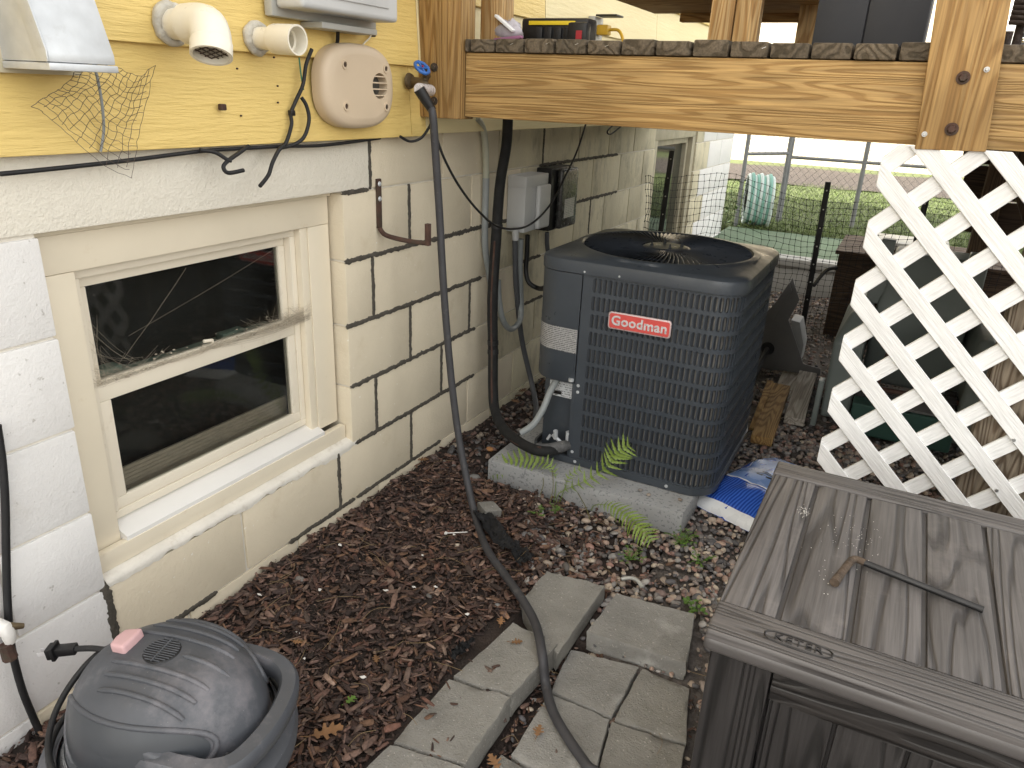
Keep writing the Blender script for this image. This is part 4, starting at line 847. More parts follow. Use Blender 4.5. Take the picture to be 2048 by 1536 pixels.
for i, (a, lb_) in enumerate((((0.034, -0.580, 1.311), 'small rusty cable clip alone in the middle of the siding'), ((0.036, -0.362, 1.298), 'small clip holding the black cable to the siding'), ((0.036, -0.025, 1.504), 'small black clip holding the thin white wire'))):
    q = MB(); a = Vector(a); q.box(a + Vector((0, -.008, -.007)), a + Vector((.012, .008, .007))); tag(q.build('cable_clip', 'rust' if i == 0 else 'black', None, bevel=.003), lb_, 'clip')
for i, (px, dz) in enumerate(((0, 0), (1, 0), (2, 0), (3, 0), (4, 0))):
    a = Vector([(0.031, -0.520, 1.394), (0.031, -0.401, 1.424), (0.030, -0.394, 1.360), (0.031, -0.398, 1.322), (0.032, -0.521, 1.292)][i]); q = MB(); q.tube([a, a + Vector((.004, 0, 0))], .0022, 6); q.build('nail', 'rust', house)
# torn bird netting on the siding
net = MB(); cA, cB, cC, cD = Vector((0.060, -0.929, 1.391)), Vector((0.050, -0.763, 1.395)), Vector((0.075, -1.040, 1.313)), Vector((0.045, -0.838, 1.179))
def npt(u, v):
    p = (cA * (1 - u) + cB * u) * (1 - v) + (cC * (1 - u) + cD * u) * v
    p = p + Vector((.012 * math.sin(5 * u + 3 * v) + .008, .014 * math.sin(3.1 * v + 2 * u), -.02 * math.sin(math.pi * u) * (1 - v) + .01 * math.sin(6 * u)))
    p += Vector((.004 * fbm(u * 4, v * 4, 2), .006 * fbm(u * 3 + 7, v * 3, 2), .006 * fbm(u * 3, v * 3 + 5, 2))); p.x = max(p.x, .04); return p
for i in range(13): net.tube([npt(i / 12, j / 22) for j in range(23 - (i % 3))], .0006, 3, caps=False)
for j in range(15): net.tube([npt(i / 20, j / 14) for i in range(21 - (j % 2))], .0006, 3, caps=False)
tag(net.build('bird_netting', M('grey_brown_net', (.09, .065, .05), .8, .2, 30)), 'torn piece of dark bird netting hanging from the dryer vent hood', 'netting')
# rusty bracket on the wall
br = thing('wall_bracket', 'rusty L shaped iron bracket on the block wall right of the window', 'bracket', (.05, .05, .9))
q = MB(); q.box((.001, .024, .955), (.009, .044, 1.105)); q.build('wall_strap', 'rust', br, bevel=.001)
q = MB(); q.tube([(.009, .030, .955), (.03, .034, .935), (.10, .045, .925), (.175, .052, .925)], .0075, 8, 4); q.build('arm', 'rust', br, smooth=40)
q = MB(); q.box((.168, .044, .918), (.182, .060, .985), Matrix.Translation((.0, 0, 0))); q.build('upturned_end', 'rust', br, bevel=.001)
for z in (1.09, 1.045):
    q = MB(); q.lathe([(0, .004), (.006, .003), (.008, 0)], axis_mtx((.009, .034, z), X_AX), 10); q.build('screw', 'galv', br)
# broken faucet at the left edge
ff = thing('broken_valve', 'rusty white painted valve with a yellowed spout at the left edge', 'valve', (.03, -1.22, .24))
a = Vector((0.050, -1.259, 0.336)); q = MB(); q.tube([a + Vector((-.05, -.01, .01)), a + Vector((0, 0, .005)), a + Vector((.0, .004, -.03))], [.013, .015, .010], 10, 3); q.build('body', 'chipwhite', ff, smooth=50)
q = MB(); q.tube([a + Vector((.0, .006, .006)), a + Vector((.008, .03, -.006))], [.009, .0055], 8); q.build('spout', 'brass', ff, smooth=50)
q = MB(); q.tube([a + Vector((.0, -.006, -.03)), a + Vector((.002, -.004, -.065))], [.012, .014], 8); q.build('nut', 'rust', ff, smooth=30)
# cobwebs on the window
cw = MB(); rr = random.Random(4)
def strand(a, c, sag, r=.0002):
    a, c = Vector(a), Vector(c); cw.tube([a.lerp(c, t / 5) + Vector((.002 * rr.random(), 0, -sag * math.sin(math.pi * t / 5))) for t in range(6)], r, 3, caps=False)
for k in range(420):
    y0 = rr.uniform(yL + .02, yR - .02); y1 = y0 + rr.uniform(-.12, .12); edge = min(abs(y0 - yL), abs(y0 - yR)) < .16
    strand((-.070 + rr.uniform(-.004, .012), y0, .715 + rr.uniform(0, .012)), (-.085 + rr.uniform(0, .02), min(max(y1, yL), yR), .72 + rr.random() ** 2 * (.05 if edge else .018)), rr.uniform(0, .01))
for k in range(170):
    t_ = rr.random() ** 2; strand((-.055 + rr.uniform(0, .008), OY1 - .10 - rr.random() * .02, .715 + .06 * rr.random() * (1 - t_)), (-.082 + rr.uniform(0, .012), yR - .02 - t_ * .34, .716 + .05 * rr.random() ** 2 * (1 - t_)), rr.uniform(0, .018), .00016)
for k in range(40): strand((-.09, yL + rr.random() * .06, .73 + rr.random() ** 2 * .15), (-.08, yL + rr.random() * .15, .72 + rr.random() * .03), .012, .00015)
strand((-.098, -.82, .75), (-.095, -.62, .93), .003, .0003); strand((-.098, -.80, .80), (-.095, -.32, .93), .003, .00022)
for k in range(60):
    p = Vector((-.072 + rr.uniform(-.01, .006), rr.uniform(yL, yR), .714 + rr.random() ** 2 * .04)); s = rr.uniform(.0012, .0035); cw.box(p, p + Vector((s, s * 1.6, s * .8)))
tag(cw.build('cobweb', 'cobweb'), 'dusty cobwebs with specks of dirt along the window rail', 'cobweb')
# ------------------------------------------------------------------ shop vacuum
VX, VY = .475, -1.225
vac = thing('shop_vacuum', 'dusty charcoal wet and dry vacuum with a wide handle beside the wall', 'vacuum', (VX, VY, .0))
T0 = Matrix.Translation((VX, VY, 0))
hdir = Vector((.965, .26, 0)).normalized(); sdir = Vector((-hdir.y, hdir.x, 0)); VC = Vector((VX, VY, 0))
q = MB(); q.lathe([(.0, .012), (.160, .012), (.170, .03), (.190, .19), (.200, .232), (.204, .238)], T0, 56); q.build('drum', 'pink', vac, smooth=40)
q = MB(); q.lathe([(.2045, .228), (.216, .230), (.218, .246), (.213, .262), (.199, .272), (.186, .276), (.180, .284)], T0, 64); q.build('lid_rim', 'vac', vac, smooth=35)
q = MB(); q.lathe([(.182, .272), (.172, .282), (.164, .306), (.150, .312)], T0, 56); q.build('motor_skirt', 'vac2', vac, smooth=40)
RX, RY, DZ0, DH = .160, .152, .292, .158
def dome_at(a, t, k=1.):
    r = math.cos(t) ** .6; c, s = math.cos(a), math.sin(a); f = 1.03 if c < 0 else 1.0 + .17 * c ** 2
    return VC + hdir * (RX * f * r * c * k) + sdir * (RY * r * s * k) + Vector((0, 0, DZ0 + DH * math.sin(t) ** .9 * k))
q = MB(); q.grid(lambda u, v: dome_at(2 * math.pi * u, v * math.pi / 2), 80, 26, True); q.build('dome', 'vac', vac, smooth=50)
def on_dome(a, b):
    """a along the handle direction, b sideways, both in metres"""
    k = min(math.hypot(a / (RX * (1.03 if a < 0 else 1.12)), b / RY), .995); t = math.acos(k ** (1 / .6)); return VC + hdir * a + sdir * b + Vector((0, 0, DZ0 + DH * math.sin(t) ** .9))
for k, b_ in enumerate((-.088, -.063, -.038, .038, .063, .088, .110)):
    q = MB(); a0 = -.075 + .25 * abs(b_); a1 = .128 - abs(b_) * .30
    q.tube([on_dome(a0 + (a1 - a0) * t / 14, b_) + Vector((0, 0, .0004)) for t in range(15)], [.002] + [.0048] * 13 + [.0035], 8); q.build('rib', 'vac', vac, smooth=60)
q = MB(); q.tube([on_dome(.045 + .085 * t / 8, .0) + Vector((0, 0, .0004)) for t in range(9)], [.002] + [.0048] * 7 + [.0035], 8); q.build('rib', 'vac', vac, smooth=60)
# big smooth oval panels on both sides with a raised edge
for s in (-1, 1):
    def pan(u, v, s=s, k=1.022): 
        a = s * math.pi / 2 + .05 * s + 1.02 * v * math.cos(2 * math.pi * u); t = .40 + .36 * v * math.sin(2 * math.pi * u); return dome_at(a, t, k - .014 * v * v) 
    q = MB(); q.grid(pan, 48, 8, True); q.build('side_panel', 'vac2', vac, smooth=50)
    q = MB(); q.tube([pan(i / 48, 1.06, s, 1.015) for i in range(49)], .0052, 8); q.build('panel_edge', 'vac', vac, smooth=60)
vc = on_dome(.005, .0)
q = MB(); q.lathe([(0, .0015), (.029, .0008), (.033, -.004)], axis_mtx(vc + Vector((0, 0, .001)), (0, 0, 1)), 36); vent = q.build('vent', 'black', vac, smooth=40)
for k in range(-5, 6):
    h = math.sqrt(.029 ** 2 - (k * .0051) ** 2); c = vc + sdir * (k * .0051) + Vector((0, 0, .003)); q = MB(); q.tube([c - hdir * h, c + hdir * h], .0012, 6); q.build('vent_bar', 'vac', vent, smooth=40)
q = MB(); c = vc + Vector((0, 0, .0035)); q.tube([c - sdir * .029, c + sdir * .029], .0014, 6); q.build('vent_bar', 'vac', vent, smooth=40)
q = MB(); m_ = frame_mtx(on_dome(-.068, .004) + Vector((0, 0, .005)), hdir + Vector((0, 0, .18)), sdir); q.prism([m_ @ Vector((.016 * x_, .026 * y_, -.014)) for x_, y_ in ((-1, -.8), (1, -1), (1.1, 0), (1, 1), (-1, .8), (-1.25, 0))], m_.to_3x3() @ Vector((0, 0, .024))); q.build('switch_button', 'pink', vac, bevel=.006, seg=3)
# bail handle: a flat fronted loop carried by two arms
ho = [(.02, -.120, .335), (.080, -.128, .350), (.125, -.126, .347), (.162, -.116, .342), (.190, -.088, .338), (.204, -.03, .338), (.204, .03, .340), (.192, .080, .344), (.165, .108, .350), (.125, .116, .358), (.080, .108, .368), (.03, .09, .37)]
hpt = [Vector(p) for p in ho]; hs_ = []
for i in range(len(hpt) - 1):
    p0, p1, p2, p3 = hpt[max(i - 1, 0)], hpt[i], hpt[i + 1], hpt[min(i + 2, len(hpt) - 1)]
    for k in range(5): t = k / 5; hs_.append(.5 * ((2 * p1) + (p2 - p0) * t + (2 * p0 - 5 * p1 + 4 * p2 - p3) * t * t + (3 * p1 - p0 - 3 * p2 + p3) * t ** 3))
hs_.append(hpt[-1]); q = MB(); V = []
for i, p in enumerate(hs_):
    tg = (hs_[min(i + 1, len(hs_) - 1)] - hs_[max(i - 1, 0)]).normalized(); nr = Vector((tg.y, -tg.x, 0)).normalized()
    for (o_, z_) in ((-.017, -.012), (-.012, -.020), (.010, -.022), (.017, -.014), (.019, .008), (.013, .017), (-.010, .019), (-.016, .012)):
        c = p + nr * o_; V.append(VC + hdir * c.x + sdir * c.y + Vector((0, 0, c.z + z_)))
m_ = len(hs_); q.add(V, [(i * 8 + k, i * 8 + (k + 1) % 8, i * 8 + 8 + (k + 1) % 8, i * 8 + 8 + k) for i in range(m_ - 1) for k in range(8)] + [tuple(range(8)), tuple(range((m_ - 1) * 8, m_ * 8))])
q.build('handle', 'vac', vac, smooth=50)
for s in (-1, 1):
    q = MB(); q.prism([VC + hdir * a + sdir * (s * b) + Vector((0, 0, z)) for a, b, z in ((.02, .150, .30), (.115, .132, .30), (.15, .128, .345), (.08, .135, .37), (.02, .132, .385))], sdir * (-s * .03)); q.build('handle_arm', 'vac', vac, bevel=.008, seg=3)
q = MB(); q.box((.110, -.075, .275), (.165, .075, .335), Matrix.Translation(VC) @ Matrix.Rotation(math.atan2(hdir.y, hdir.x), 4, 'Z')); q.build('handle_recess', 'black', vac, bevel=.012, seg=3)
ang = math.atan2(-.72, .69)
q = MB(); q.box((.145, -.030, .225), (.200, .030, .318), Matrix.Translation(VC) @ Matrix.Rotation(ang, 4, 'Z')); q.build('latch_block', 'black', vac, bevel=.006)
lm_ = Matrix.Translation(VC) @ Matrix.Rotation(ang + .52, 4, 'Z')
q = MB(); q.box((.165, -.055, .262), (.1845, .055, .306), lm_); q.build('label_plate', 'vac2', vac, bevel=.003)
q = MB(); q.box((.1846, -.045, .284), (.1853, .045, .302), lm_); q.build('warning_label', 'yellow', vac)
V_, F_ = text_mesh('FOR A', .016, lm_ @ frame_mtx((.1856, -.012, .293), (0, 1, 0), (0, 0, 1)), .0003); mesh_obj('label_text', V_, F_, 'black', vac)
for s_a in (-2.05, -.15, 2.4):
    q = MB(); q.box((.196, -.034, .190), (.234, .034, .270), Matrix.Translation(VC) @ Matrix.Rotation(s_a, 4, 'Z')); lt_ = q.build('latch', 'vac', vac, bevel=.010, seg=3)
    q = MB(); q.box((.205, -.018, .262), (.228, .018, .2725), Matrix.Translation(VC) @ Matrix.Rotation(s_a, 4, 'Z')); q.build('latch_window', 'redlatch', lt_, bevel=.002)
q = MB(); q.grid(lambda u, v: VC + Vector(((.176 - .010 * v) * math.cos(-2.35 + .45 * u), (.176 - .010 * v) * math.sin(-2.35 + .45 * u), .2795 + .024 * v)), 12, 3); q.build('printed_label', label_mat('vac_label', (.10, .105, .115), (.42, .42, .42), 170, .5), vac, smooth=60)
# cord wrapped round the skirt, with its plug
cp = []
for k in range(34):
    a = 2.5 + k * .17; r = .190 + .004 * math.sin(k); cp.append((VX + r * math.cos(a), VY + r * math.sin(a), .287 + .004 * math.sin(k * 1.3)))
q = MB(); q.tube(cp, .0056, 8, 4)
q.tube([VC + hdir * a + sdir * b + Vector((0, 0, z)) for a, b, z in ((-.135, .065, .385), (-.165, .03, .375), (-.178, -.02, .352), (-.175, -.07, .325), (-.150, -.115, .305), (-.105, -.150, .295), (-.04, -.175, .290), (.05, -.185, .288))], .0056, 8, 6)
pa = VC + hdir * -.135 + sdir * .065 + Vector((0, 0, .385))
pe = VC + hdir * -.215 + sdir * .03 + Vector((0, 0, .378))
q.tube([on_dome(-.080, .012) + Vector((0, 0, -.002)), VC + hdir * -.125 + sdir * .022 + Vector((0, 0, .405)), VC + hdir * -.17 + sdir * .028 + Vector((0, 0, .392)), pe], .0056, 8, 6); q.build('cord', 'rubber', vac, smooth=60)
d = (hdir * -.9 - sdir * .25 + Vector((0, 0, -.12))).normalized(); pm = frame_mtx(pe + d * .022, d, (0, 0, 1))
q = MB(); q.box((-.030, -.008, -.009), (.020, .008, .009), pm); q.box((.006, -.014, -.014), (.013, .014, .014), pm); q.box((.014, -.011, -.012), (.022, .011, .012), pm); q.build('plug', 'black', vac, bevel=.002)
for s in (-1, 1):
    q = MB(); q.box((.022, -.0035, s * .006 - .0008), (.039, .0035, s * .006 + .0008), pm); q.build('plug_prong', 'chrome', vac)

# ------------------------------------------------------------------ resin deck box
bx = thing('storage_box', 'dark taupe wood look resin storage box in the right foreground', 'storage box', (2.03, -.53, -.03))
BX0, BX1, BY0, BY1, BZ = 1.312, 2.76, -.872, -.188, .598
q = MB(); q.box((BX0, BY0, BZ - .042), (BX1, BY1, BZ - .012)); lid = q.build('lid', 'boxplain', bx, bevel=.012, seg=3)
q = MB(); q.box((BX0 + .002, BY0 + .002, BZ - .022), (BX1 - .002, BY0 + .088, BZ - .001)); q.build('front_rail', 'boxwood_x', lid, bevel=.006, seg=3)
q = MB(); q.box((BX0 + .002, BY1 - .070, BZ - .022), (BX1 - .002, BY1 - .002, BZ - .001)); q.build('back_rail', 'boxwood_x', lid, bevel=.006, seg=3)
xx = BX0 + .002; wds = [.098] + [.106] * 13
for k, wd in enumerate(wds):
    if xx + wd > BX1: wd = BX1 - xx - .003
    if wd < .02: break
    q = MB(); q.box((xx + .0015, BY0 + .0905, BZ - .022), (xx + wd - .0065, BY1 - .0725, BZ - .003)); q.build('lid_plank', 'boxwood', lid, bevel=.004, seg=2); xx += wd
q = MB(); q.box((BX0 + .025, BY0 + .035, -.03), (BX1 - .025, BY1 - .03, BZ - .043)); body = q.build('body', 'boxwood_z', bx, bevel=.004)
def fpart(name, x0, x1, z0, z1, y, mat): 
    q = MB(); q.box((x0, y, z0), (x1, BY0 + .0345, z1)); return q.build(name, mat, bx, bevel=.004)
fpart('corner_post', BX0 + .012, BX0 + .108, -.03, BZ - .044, BY0 + .014, 'boxwood_z'); fpart('corner_post', BX1 - .108, BX1 - .012, -.03, BZ - .044, BY0 + .014, 'boxwood_z')
fpart('top_rail', BX0 + .110, BX1 - .110, BZ - .105, BZ - .044, BY0 + .018, 'boxwood_zx'); fpart('bottom_rail', BX0 + .110, BX1 - .110, -.02, .045, BY0 + .018, 'boxwood_zx')
for k in range(12): fpart('front_plank', BX0 + .112 + k * .1015, BX0 + .208 + k * .1015, .047, BZ - .107, BY0 + .024, 'boxwood_z')
for k in range(6):
    q = MB(); q.box((BX0 + .016, BY0 + .05 + k * .104, -.03), (BX0 + .0245, BY0 + .148 + k * .104, BZ - .046)); q.build('side_plank', 'boxwood_z', bx, bevel=.003)
# moulded name
km = frame_mtx((BX0 + .135, BY0 + .040, BZ - .0006), (1, 0, 0), (0, 1, 0))
q = MB(); pts = [km @ Vector((.050 * math.copysign(abs(math.cos(a)) ** .75, math.cos(a)), .0145 * math.copysign(abs(math.sin(a)) ** .75, math.sin(a)), 0)) for a in [2 * math.pi * k / 40 for k in range(41)]]; q.tube(pts, .0015, 6); logo = q.build('logo_oval', 'boxwood_zx', lid, smooth=60)
V_, F_ = text_mesh('KETER', .0235, km, .0016, 0, 1.12, 0, 0); mesh_obj('logo_letters', V_, F_, 'boxwood_zx', lid)
# chalky marks on the lid
for (x, y, n, s) in ((1.40, -.40, 60, .010), (1.50, -.47, 70, .05), (1.60, -.80, 10, .02), (1.47, -.62, 10, .03)):
    q = MB(); rr = random.Random(int(x * 100))
    for k in range(n):
        a = Vector((x + rr.gauss(0, s * .6), y + rr.gauss(0, s), BZ - .0026)); r = rr.uniform(.0004, .0013); q.box(a, a + Vector((r, r * 1.4, .0006)))
    tag(q.build('dust_specks', 'chipwhite'), 'white dust specks scattered on the storage box lid, %s' % {1.40: 'left smear', 1.50: 'wide patch near the bent rod', 1.60: 'front rail patch', 1.47: 'patch by the rusty rod end'}[x], 'dust', None, 'stuff')
# bent rod on the lid
rd = thing('bent_rod', 'black steel rod with a rusty hooked end lying on the storage box', 'rod', (1.6, -.58, BZ))
q = MB(); q.tube([(1.522, -.553, .606), (1.60, -.570, .605), (1.707, -.593, .604)], .0062, 10, 2); q.build('rod', 'black', rd, smooth=60)
q = MB(); q.tube([(1.524, -.553, .606), (1.508, -.551, .607), (1.500, -.562, .608), (1.490, -.60, .606), (1.480, -.645, .605)], [.0062, .0066, .0068, .0068, .0085], 10, 5); q.build('rusty_hook', 'rusty_end', rd, smooth=60)

# ------------------------------------------------------------------ pavers
def paver(poly, ztop, th, label, mat='paver', tilt=(0, 0)):
    cx_ = sum(p[0] for p in poly) / 4; cy_ = sum(p[1] for p in poly) / 4
    V = [(x, y, ztop + tilt[0] * (x - cx_) + tilt[1] * (y - cy_)) for x, y in poly]; V = [(x, y, z - th) for x, y, z in V] + V
    b_ = bmesh.new(); vs_ = [b_.verts.new(p) for p in V]
    for f in ((3, 2, 1, 0), (4, 5, 6, 7), (0, 1, 5, 4), (1, 2, 6, 5), (2, 3, 7, 6), (3, 0, 4, 7)): b_.faces.new([vs_[i] for i in f])
    bmesh.ops.subdivide_edges(b_, edges=b_.edges, cuts=9, use_grid_fill=True)
    bmesh.ops.recalc_face_normals(b_, faces=b_.faces)
    for v in b_.verts:
        n = Vector((fbm(v.co.x + v.co.z, v.co.y, 22), fbm(v.co.x + 9, v.co.y + v.co.z, 22), fbm(v.co.x, v.co.y + 4, 22)))
        edge = v.calc_shell_factor() if False else 0
        sharp = any(e.calc_face_angle(0) > .7 for e in v.link_edges); v.co += n * (.0040 if sharp else .0016)
        if sharp: v.co += (Vector((cx_, cy_, ztop - th / 2)) - v.co).normalized() * (.002 + .003 * abs(n.x))
    me = bpy.data.meshes.new('paver'); bmesh.ops.translate(b_, verts=b_.verts, vec=(-cx_, -cy_, -(ztop - th))); b_.to_mesh(me); b_.free(); finish(me, mat, 50)
    o = bpy.data.objects.new('paver', me); COL.objects.link(o); o.location = (cx_, cy_, ztop - th); return tag(o, label, 'paver', 'concrete pavers on the ground')
G_ = .003
paver([(.727, -.318), (.905, -.452), (.912, -.130), (.730, -.150)], .048, .055, 'raised concrete paver touching the hose, nearest the slab', tilt=(.02, .03))
paver([(.935, -.331), (1.205, -.312), (1.172, -.122), (.950, -.145)], .048, .06, 'raised concrete paver with a chalky mark beside the storage box', 'paver_white', tilt=(.0, .06))
paver([(.720, -.655), (.871, -.635), (.893, -.418), (.752, -.405)], .050, .07, 'edging paver with the hose lying across its corner')
paver([(.708, -.884), (.876, -.856), (.873, -.641), (.716, -.664)], .050, .07, 'edging paver strewn with bark chips')
paver([(.69, -1.11), (.88, -1.085), (.879, -.862), (.706, -.890)], .050, .07, 'edging paver cut by the bottom edge of the photo')
paver([(.922, -.522), (1.085, -.525), (1.088, -.332), (.905, -.362)], -.006, .05, 'lower path paver with gravel and dry leaf bits', 'paver_white')
paver([(1.091, -.528), (1.262, -.512), (1.222, -.336), (1.094, -.332)], -.006, .05, 'lower path paver next to the storage box corner', 'paver')
paver([(.925, -.74), (1.118, -.755), (1.083, -.530), (.920, -.528)], -.008, .05, 'lower path paver under the hose', 'paver_white')
paver([(1.122, -.752), (1.30, -.745), (1.262, -.518), (1.088, -.534)], -.008, .05, 'lower path paver at the foot of the storage box', 'paver')
paver([(.89, -.96), (1.10, -.97), (1.118, -.76), (.905, -.748)], -.01, .05, 'lower path paver at the bottom edge under the hose', 'paver')
paver([(1.12, -.98), (1.30, -.97), (1.30, -.75), (1.122, -.757)], -.01, .05, 'lower path paver in the bottom corner by the storage box', 'paver')
paver([(1.190, -.115), (1.31, -.12), (1.31, .062), (1.152, .062)], .0, .05, 'paver half hidden behind the storage box corner', 'paver')
# ------------------------------------------------------------------ mulch, gravel, stones
ico = bmesh.new(); bmesh.ops.create_icosphere(ico, subdivisions=2, radius=1); IV = np.array([v.co[:] for v in ico.verts]); IF = np.array([[v.index for v in f.verts] for f in ico.faces]); ico.free()
ico = bmesh.new(); bmesh.ops.create_icosphere(ico, subdivisions=1, radius=1); IV1 = np.array([v.co[:] for v in ico.verts]); IF1 = np.array([[v.index for v in f.verts] for f in ico.faces]); ico.free()
PAV = [(.70, .88, -1.1, -.40), (.725, .91, -.45, -.13), (.935, 1.20, -.33, -.12)]
def in_pav(x, y): return any(a < x < b and c < y < d for a, b, c, d in PAV)
PEB = np.array([(.13, .115, .105), (.20, .165, .145), (.27, .19, .15), (.10, .095, .095), (.30, .24, .19), (.17, .12, .105), (.24, .225, .21), (.36, .30, .235), (.085, .08, .082), (.22, .13, .105)])
def pebbles(name, n, xr, yr, test, smin, smax, tv, tf, lift, label, dark=1.):
    P = []
    while len(P) < n:
        x = random.uniform(*xr); y = random.uniform(*yr)
        if test(x, y): P.append((x, y))
    P = np.array(P); s = rng.uniform(smin, smax, n) ** 1.0 * rng.choice([.6, .8, 1, 1, 1.25], n)
    S = np.zeros((n, 3, 3)); S[:, 0, 0] = s * rng.uniform(.8, 1.3, n); S[:, 1, 1] = s * rng.uniform(.7, 1, n); S[:, 2, 2] = s * rng.uniform(.4, .75, n)
    R = rotz(rng.uniform(0, 6.28, n)) @ rotx(rng.normal(0, .35, n)) @ roty(rng.normal(0, .35, n)) @ S
    sk = np.tile(np.eye(3), (n, 1, 1)); sk[:, 0, 1] = rng.uniform(-.35, .35, n); sk[:, 0, 2] = rng.uniform(-.3, .3, n); R = R @ sk
    z = np.array([H(a, b) for a, b in P]) + s * rng.uniform(.0, lift, n)
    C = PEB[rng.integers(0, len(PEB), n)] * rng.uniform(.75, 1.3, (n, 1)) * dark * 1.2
    o = scatter(name, tv, tf, R, np.column_stack([P, z]), C, 'pebble', 60); return tag(o, label, 'gravel', None, 'stuff')
def gz(x, y): return x > mulch_edge(y) - .10 + .10 * random.random() and not (.27 < x < 1.0 and .34 < y < 1.24) and not in_pav(x, y) and not (x > 1.34 and y < -.22) and (y > -.18 + .2 * (x - 1.0) or x > .9 and y > -.36 and random.random() < .4)
pebbles('pebble_gravel', 8000, (.30, 2.0), (-.40, 1.5), gz, .0065, .0125, IV, IF, .7, 'mixed grey and pink river pebbles around the slab and the storage box')
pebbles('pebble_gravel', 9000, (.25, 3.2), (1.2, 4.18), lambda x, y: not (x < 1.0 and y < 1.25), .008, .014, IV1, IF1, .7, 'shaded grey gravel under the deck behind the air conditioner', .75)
pebbles('gravel_litter', 420, (.88, 1.28), (-1.0, -.32), lambda x, y: random.random() < .25 or abs(x - .90) < .03 or abs(y + .345) < .03, .003, .008, IV, IF, .8, 'small stones lying loose on the lower path pavers')
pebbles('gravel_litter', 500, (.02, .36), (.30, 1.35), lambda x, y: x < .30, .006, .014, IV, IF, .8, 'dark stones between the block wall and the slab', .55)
# bark chips
cv = []
for (xx_, w_, h_) in ((-1, .7, .5), (-.45, 1, 1), (.35, .9, .9), (1, .55, .45)):
    cv += [(xx_, -w_, -h_ * .5), (xx_, w_, -h_ * .5), (xx_, w_ * .8, h_ * .6), (xx_, -w_ * .7, h_ * .5)]
cf = [(4 * j + i, 4 * j + (i + 1) % 4, 4 * j + 4 + (i + 1) % 4, 4 * j + 4 + i) for j in range(3) for i in range(4)] + [(3, 2, 1, 0), (12, 13, 14, 15)]
CH = np.array([(.065, .039, .031), (.095, .058, .046), (.045, .030, .026), (.125, .083, .066), (.055, .036, .032), (.080, .042, .031), (.17, .125, .10), (.038, .026, .023), (.11, .074, .062), (.075, .055, .046), (.09, .05, .033), (.05, .034, .028), (.14, .085, .055)])
def chips(n, xr, yr, test, lmin, lmax, label, zoff=0., dark=1., name='bark_mulch'):
    P = []
    while len(P) < n:
        x = random.uniform(*xr); y = random.uniform(*yr)
        if test(x, y): P.append((x, y))
    P = np.array(P); l = lmin + (lmax - lmin) * rng.random(n) ** 2.2
    S = np.zeros((n, 3, 3)); S[:, 0, 0] = l; S[:, 1, 1] = np.minimum(l * rng.uniform(.16, .55, n), .0085); S[:, 2, 2] = rng.uniform(.0010, .0036, n)
    sk = np.tile(np.eye(3), (n, 1, 1)); sk[:, 1, 0] = rng.uniform(-.35, .35, n); sk[:, 2, 0] = rng.uniform(-.6, .6, n)
    R = rotz(rng.uniform(0, 6.28, n)) @ roty(rng.normal(0, .22, n)) @ rotx(rng.normal(0, .5, n)) @ S @ sk
    z = np.array([H(a, b) for a, b in P]) + rng.uniform(-.004, .012, n) + zoff
    C = CH[rng.integers(0, len(CH), n)] * rng.uniform(.55, 1.7, (n, 1)) * dark * np.array([1.08, 1., .95])
    return tag(scatter(name, cv, cf, R, np.column_stack([P, z]), C, 'chip'), label, 'mulch', None, 'stuff')
bed = lambda x, y: x < mulch_edge(y) - .01 * random.random() and not (x > .69 and y < -.40)
chips(17000, (.004, .80), (-1.75, .36), bed, .002, .020, 'dark brown shredded bark mulch covering the bed along the wall')
chips(1300, (.01, .72), (-1.5, .30), bed, .010, .027, 'longer bark pieces lying on top of the mulch bed', .006, 1.15)
chips(420, (.30, 1.05), (-.15, .36), lambda x, y: x > mulch_edge(y) - .05 and random.random() < max(.05, 1 - (x - mulch_edge(y)) * 3.5) and not in_pav(x, y), .006, .022, 'bark chips spilled over the pebbles', .012)
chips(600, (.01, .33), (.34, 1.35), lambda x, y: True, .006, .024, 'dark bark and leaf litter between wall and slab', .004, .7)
chips(650, (.88, 1.30), (-1.05, -.33), lambda x, y: abs(x - .90) < .045 or abs(y + .34) < .03 or random.random() < .16, .004, .014, 'bark bits in the gaps of the lower path', .006)
chips(45, (.715, .87), (-.95, -.55), lambda x, y: True, .008, .021, 'bark chips lying on the edging pavers', .040)
# larger single stones
def stone(p, r, col, label, sq=(1, .8, .6), rot=0., seed=0):
    V = [Vector(v) for v in IV]; out = []
    for v in V:
        k = 1 + .22 * fbm(v.x + seed, v.y + v.z, 1.1); q_ = Vector((v.x * sq[0], v.y * sq[1], v.z * sq[2])) * r * k; q_.rotate(Matrix.Rotation(rot, 3, 'Z')); out.append(q_ + Vector(p) + Vector((0, 0, r * sq[2] * .5)))
    return tag(mesh_obj('stone', out, [tuple(f) for f in IF.tolist()], M('stone_surface', col, .75, .25, 30, bump=[(80, .4, .003)]), None, smooth=60), label, 'stone')
def at_ground(px): return (px[0], px[1], H(px[0], px[1]))
stone(at_ground((0.119, -0.529, 0.020)), .017, (.20, .18, .165), 'grey rounded stone in the mulch near the wall', seed=1)
stone(at_ground((0.426, -0.153, 0.020)), .012, (.55, .47, .38), 'pale cream pebble in the middle of the mulch', seed=2)
stone(at_ground((0.677, -0.351, 0.030)), .0095, (.22, .215, .21), 'small grey pebble beside the hose at the mulch edge', seed=3)
stone(at_ground((0.488, -0.410, 0.030)), .010, (.17, .16, .15), 'dark grey pebble half sunk in the mulch', seed=5)
stone(at_ground((0.190, 0.737, 0.020)), .016, (.30, .28, .26), 'grey stone at the wall behind the black pipe', seed=6)
stone(at_ground((0.181, 0.490, 0.020)), .016, (.42, .2, .075), 'rusty orange rock near the slab corner', seed=7)
